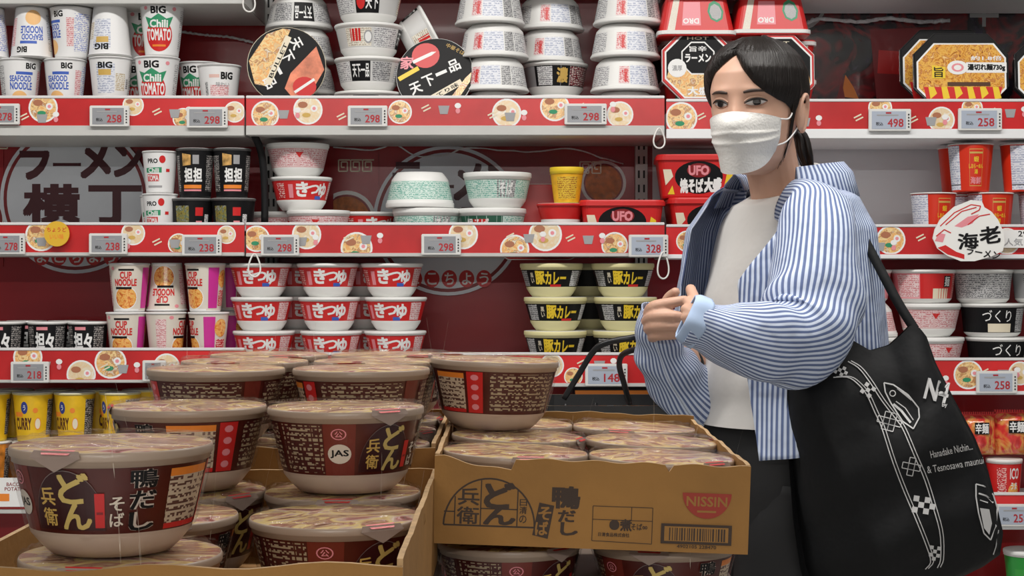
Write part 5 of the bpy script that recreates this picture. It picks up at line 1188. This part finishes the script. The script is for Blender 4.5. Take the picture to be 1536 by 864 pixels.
lo = wob('left_sleeve', vv, ff, STRIPE, uu, parent=sh); lo.modifiers.new('s', 'SOLIDIFY').thickness = .0022
rp_ = [(992, 468, 2.712, .0355), (984, 492, 2.722, .0375), (990, 522, 2.735, .038), (1012, 566, 2.77, .047), (1048, 596, 2.83, .058), (1085, 560, 2.905, .062), (1108, 450, 2.93, .064), (1126, 330, 2.93, .055), (1150, 310, 2.87, .045)]
vv, ff, uu = tube([P(*p[:3]) for p in rp_], [p[3] for p in rp_], 72, 96, up=Vector((0, -1, 0)), disp=wr(.005, 17, 12, .3), caps=False)
ro = wob('right_sleeve', vv, ff, STRIPE, uu, parent=sh); ro.modifiers.new('s', 'SOLIDIFY').thickness = .0022
# cuff fold in pale blue at the left wrist
vv, ff, uu = tube([P(1052, 486, 2.474), P(1036, 478, 2.472), P(1028, 474, 2.472)], [.040, .0385, .034], 40, 10, disp=lambda u, w_: .0018*math.sin(u*2*PI*6), caps=False)
wob('cuff', vv, ff, mat('pale_blue_cotton', (.45, .58, .80), .85), uu, parent=lo).modifiers.new('s', 'SOLIDIFY').thickness = .0022
# collar: stand, fold and fall
v = []; f = []; uv = []; n = 60; prof = [(-.004, 286), (.004, 268), (.012, 261), (.026, 276), (.036, 312)]
for i in range(n+1):
    th = R(62+(322-62)*i/n); e_ = min(i, n-i)/n
    for k, (dr, py) in enumerate(prof):
        bk = .5-.5*math.cos(th)          # 0 in front, 1 at the back
        c = P(1180, py-4*bk-6+8*math.cos(th), 2.80); ra, rb = .084+dr, .070+dr+.012*bk
        if k == 4: ra += .010*(1-bk); rb += .01*(1-bk)
        v.append(c+FWD*math.cos(th)*rb+LFT*math.sin(th)*ra); uv.append((k*.012, i*.006) if False else (th*.09, k*.012))
for i in range(n):
    for k in range(4): f.append((i*5+k, (i+1)*5+k, (i+1)*5+k+1, i*5+k+1))
wob('collar', v, f, STRIPE, uv, parent=sh).modifiers.new('s', 'SOLIDIFY').thickness = .002
# ---- trousers and shoes
tq = MB()
tq.add(*tube([P(1160, 612, 2.80), P(1158, 660, 2.81), P(1156, 720, 2.815), P(1155, 790, 2.82)], [.152, .166, .172, .168], 40, 20, up=LFT, flat=.76)[:2], PANTS)
for x, y in ((.47, 2.742), (.412, 2.892)): tq.add(*tube([(x, y, .86), (x-.005, y, .70), (x-.01, y, .46), (x+.005, y, .25), (x+.01, y, .07)], [.098, .100, .092, .085, .08], 32, 40, disp=wr(.004, 20, 26, .5))[:2], PANTS)
wob('trousers', tq.v, tq.f, PANTS)
for x, y in ((.475, 2.745), (.415, 2.905)):
    vv, ff, _ = tube([Vector((x, y, .052))-FWD*.06, Vector((x, y, .055)), Vector((x, y, .045))+FWD*.09, Vector((x, y, .036))+FWD*.17, Vector((x, y, .03))+FWD*.2], [.03, .048, .045, .036, .018], 20, 24, up=LFT, flat=.95)
    for p in vv: p.z = max(p.z, .008)
    wob('shoe', vv, ff, mat('white_canvas_shoe', (.6, .6, .58), .7))
# ================================================================== tote bag
BAGC = mat('black_canvas', (.005, .0055, .0065), .7, spec=.3, bump=.35, bscale=24)
YBG = 2.60
def poly_at(pts, t):
    L_ = [0]
    for a, b in zip(pts, pts[1:]): L_.append(L_[-1]+math.hypot(b[0]-a[0], b[1]-a[1]))
    x = t*L_[-1]
    for i in range(len(pts)-1):
        if x <= L_[i+1]+1e-9:
            u = (x-L_[i])/(L_[i+1]-L_[i]); return Vector((pts[i][0]+(pts[i+1][0]-pts[i][0])*u, pts[i][1]+(pts[i+1][1]-pts[i][1])*u))
    return Vector(pts[-1])
TOP = [(1182, 548), (1205, 540), (1238, 522), (1262, 500), (1282, 512), (1306, 526), (1334, 518), (1354, 500), (1366, 487), (1380, 492), (1390, 505)]
RGT = [(1390, 505), (1404, 545), (1432, 600), (1462, 655), (1482, 705), (1496, 760), (1505, 800), (1500, 832)]
LEFT = [(1182, 548), (1180, 620), (1184, 700), (1190, 780), (1200, 850), (1215, 905)]
BOT = [(1215, 905), (1290, 915), (1370, 902), (1430, 872), (1475, 850), (1500, 832)]
def bagxy(s, t):
    c0, c1 = poly_at(TOP, s), poly_at(BOT, s); d0, d1 = poly_at(LEFT, t), poly_at(RGT, t)
    P00, P10, P01, P11 = Vector(TOP[0]), Vector(TOP[-1]), Vector(BOT[0]), Vector(BOT[-1])
    return c0*(1-t)+c1*t+d0*(1-s)+d1*s-(P00*(1-s)*(1-t)+P10*s*(1-t)+P01*(1-s)*t+P11*s*t)
def bagdepth(s, t, x, y):
    b = .075*(1-(2*s-1)**4)**.5*(.25+.75*min(1, t/.35))*max(0, 1-t**9)**.5
    lx = 1212+(1335-1212)*max(0, min(1, (y-585)/(864-585))); 
    g = max(0, (lx-x)/100.0) if y > 560 else 0           # gusset turns away left of this crease
    fold = .008*math.sin((x-1180)*.045+y*.012)*t+.010*gauss((x-1330)-(y-520)*.35, 26)*(1-t)+.006*math.sin(y*.05+x*.02)
    return b-.055*min(1, g)**1.2*min(1, t*3)-fold*(1-(2*s-1)**4)
nb, mb = 44, 52; v = []; f = []; front = []
for j in range(mb+1):
    for i in range(nb+1):
        s, t = i/nb, j/mb; q2 = bagxy(s, t); d_ = bagdepth(s, t, q2.x, q2.y); Y = YBG-d_; front.append((q2.x, q2.y, Y)); v.append(P(q2.x, q2.y, Y))
for j in range(mb+1):
    for i in range(nb+1):
        s, t = i/nb, j/mb; q2 = bagxy(s, t); b = .05*(1-(2*s-1)**4)**.5*(.2+.8*min(1, t/.3))*max(0, 1-t**9)**.5; c = P(q2.x, q2.y, YBG); v.append(c+Vector((0, max(.002, b), 0)))
K = (nb+1)*(mb+1)
for o in (0, K):
    for j in range(mb):
        for i in range(nb): f.append((o+j*(nb+1)+i, o+j*(nb+1)+i+1, o+(j+1)*(nb+1)+i+1, o+(j+1)*(nb+1)+i))
for i in range(nb): f.append((mb*(nb+1)+i, mb*(nb+1)+i+1, K+mb*(nb+1)+i+1, K+mb*(nb+1)+i))
for j in range(mb):
    f.append((j*(nb+1), (j+1)*(nb+1), K+(j+1)*(nb+1), K+j*(nb+1))); a = j*(nb+1)+nb; f.append((a, a+nb+1, K+a+nb+1, K+a))
bc = P(1350, 880, YBG); bag = empty('tote_bag', bc); tag(bag, 'large black tote bag with white ladder pattern hanging from the woman’s shoulder', 'bag')
ob('bag_body', new_mesh('bag_body', [p-bc for p in v], f, BAGC), bag)
def bagY(x, y):
    best = sorted(((a-x)**2+(b-y)**2, Y) for a, b, Y in front)[:5]; w_ = [1/(d_+.5) for d_, _ in best]
    return sum(a*b[1] for a, b in zip(w_, best))/sum(w_)
WP = mat('white_bag_print', (.62, .62, .62), .6)
d = Deco(lambda x, y, l: P(x, y, bagY(x, y)-.0022-l)-bc, .00004, False)
railL = [(1250, 566), (1272, 566), (1287, 576), (1300, 592), (1312, 618), (1322, 640), (1338, 690), (1355, 735), (1372, 775), (1388, 815), (1396, 842), (1388, 854)]
railR = [(1272, 542), (1288, 552), (1304, 572), (1322, 600), (1345, 630), (1355, 645), (1372, 685), (1387, 720), (1400, 762), (1410, 800), (1411, 838), (1406, 852)]
def fine(pts, k=3):
    V = [Vector((*p, 0)) for p in pts]; return [tuple(cr(V, i/(len(pts)*k))[:2]) for i in range(len(pts)*k+1)]
for rail in (railL, railR):
    d.line(fine(rail), 1.5, WP); d.line([(x+4.5, y-1) for x, y in fine(rail)], 1.3, WP)
def checks(cx, cy, sz, rows, cols, ang, outline=False):
    c_, s_ = math.cos(ang), math.sin(ang)
    for i in range(rows):
        for j in range(cols):
            on = (i+j) % 2 == 0
            if outline and (i, j) in ((0, 0), (0, cols-1), (rows-1, 0), (rows-1, cols-1)): continue
            q2 = []
            for a, b in ((0, 0), (1, 0), (1, 1), (0, 1)):
                a2, b2 = (j+a-cols/2)*sz, (i+b-rows/2)*sz; q2.append((cx+a2*c_-b2*s_, cy+a2*s_+b2*c_))
            if outline: d.line(q2+[q2[0]], 1.3, WP)
            elif on: d.poly(q2, WP)
            d.k = 3
    d.up()
checks(1302, 585, 6, 3, 3, .6); checks(1334, 632, 9, 3, 4, .25, True); checks(1367, 700, 9, 3, 3, .2, True); checks(1386, 758, 8.5, 3, 4, .15); checks(1402, 830, 5.5, 4, 3, .15); checks(1262, 556, 5, 3, 4, .45)
fr = [(1326, 574), (1340, 577), (1362, 592), (1378, 612), (1379, 626), (1370, 643), (1354, 632), (1336, 604), (1328, 588), (1326, 574)]
d.line(fr, 2, WP); d.line([(1340, 606), (1352, 616), (1366, 634)], 3.5, WP); d.line([(1344, 602), (1358, 612), (1370, 630)], 1.4, WP); d.ring(1339, 590, 5, 1.4, WP, 14); d.line([(1346, 582), (1368, 600)], 3, WP)
d.text('N4', 1388, 1424, 602, 570, WP, .05, R(14)); d.text('by', 1413, 1421, 612, 604, WP, .02)
d.text('Hanadake Nichin...', 1395, 1459, 681, 670, WP, .012, R(-12)); d.text('& Tesnosawa maunui', 1390, 1476, 703, 692, WP, .012, R(-10))
fr2 = [(1464, 726), (1476, 729), (1490, 742), (1496, 762), (1494, 790), (1486, 810), (1476, 800), (1468, 770), (1464, 745), (1464, 726)]
d.line(fr2, 2, WP); d.poly([(1470, 762), (1484, 764), (1488, 785), (1484, 802), (1476, 792)], WP); d.line([(1468, 740), (1480, 744), (1490, 754)], 2.4, WP); d.line([(1470, 750), (1482, 754)], 1.6, WP)
d.line([(1498, 795), (1494, 820), (1490, 832)], 1.5, WP)
tag(d.build('print', bag), kind='stuff')
def strap(pts, w_, nm):
    v = []; f = []; V = [P(*p) for p in pts]; N = 30
    for i in range(N+1):
        c = cr(V, i/N); t = (cr(V, min(1, i/N+.01))-cr(V, max(0, i/N-.01))).normalized(); sd = t.cross(Vector((0, -1, 0))).normalized()*w_
        for dy in (-.001, .001):
            v += [c-sd+Vector((0, dy, 0))-bc, c+sd+Vector((0, dy, 0))-bc]
    for i in range(N):
        a, b = i*4, i*4+4; f += [(a, a+1, b+1, b), (a+2, b+2, b+3, a+3), (a, b, b+2, a+2), (a+1, a+3, b+3, b+1)]
    return ob(nm, new_mesh(nm, v, f, BAGC), bag)
strap([(1372, 494, 2.605), (1346, 452, 2.62), (1312, 388, 2.65), (1280, 328, 2.68), (1266, 300, 2.71), (1250, 288, 2.76)], .0075, 'shoulder_strap')
strap([(1264, 504, 2.62), (1266, 440, 2.69), (1262, 350, 2.74), (1262, 305, 2.76), (1250, 290, 2.78)], .0075, 'shoulder_strap')
# ================================================================== shopping basket
BKM = mat('black_basket_plastic', (.012, .012, .013), .35); YK = 2.92
bz = P(0, 604, YK).z; bxx0, bxx1 = P(806, 0, YK).x, P(1046, 0, YK).x; bk = empty('shopping_basket', ((bxx0+bxx1)/2, YK, bz-.2)); tag(bk, 'black plastic shopping basket with wire handles hanging by the woman’s wrist', 'basket')
hxk, hyk = (bxx1-bxx0)/2, .13
o0 = rrect(hxk, hyk, .03); q = MB()
def band(s0, z0, s1, z1, out=0):
    a = rrect(hxk*s0, hyk*s0, .03*s0); b = rrect(hxk*s1, hyk*s1, .03*s1); n = len(a)
    q.add([Vector((x, y, z0)) for x, y in a]+[Vector((x, y, z1)) for x, y in b], [(i, (i+1) % n, n+(i+1) % n, n+i) for i in range(n)], BKM)
band(1.03, .185, 1.03, .205); band(1.03, .205, .98, .205); band(.98, .205, .98, .185); band(1.03, .185, .98, .185); q.build('rim', bk)
q = MB(); 
for k in range(5): s0 = .86+.03*k; band(s0, .012+.036*k, s0+.012, .026+.036*k)
q.build('wall', bk, True); q = MB(); q.box((-hxk*.86, -hyk*.86, 0), (hxk*.86, hyk*.86, .006), BKM); q.build('bottom', bk)
for i in range(14):
    a = 2*PI*i/14; b0 = Vector((hxk*.86*math.cos(a), hyk*.86*math.sin(a), .004)); b1 = Vector((hxk*1.0*math.cos(a), hyk*1.0*math.sin(a), .19))
    ob('rib', new_mesh('rib', *tube([b0, b1], .003, 6, 2)[:2], BKM), bk)
bl = Vector(bk.location)
for pts in ([(846, 598, 2.80), (868, 562, 2.79), (888, 530, 2.78), (905, 516, 2.77), (940, 508, 2.76), (975, 505, 2.77), (1030, 520, 2.80), (1052, 545, 2.80), (1036, 580, 2.80), (1024, 604, 2.80)],
            [(944, 604, 3.03), (936, 575, 2.99), (929, 548, 2.93), (934, 532, 2.89), (955, 524, 2.85), (985, 522, 2.84), (1030, 535, 2.88), (1040, 575, 2.98), (1042, 604, 3.03)]):
    ob('handle', new_mesh('handle', *tube([P(*p)-bl for p in pts], .0052, 10, 60)[:2], BKM), bk)
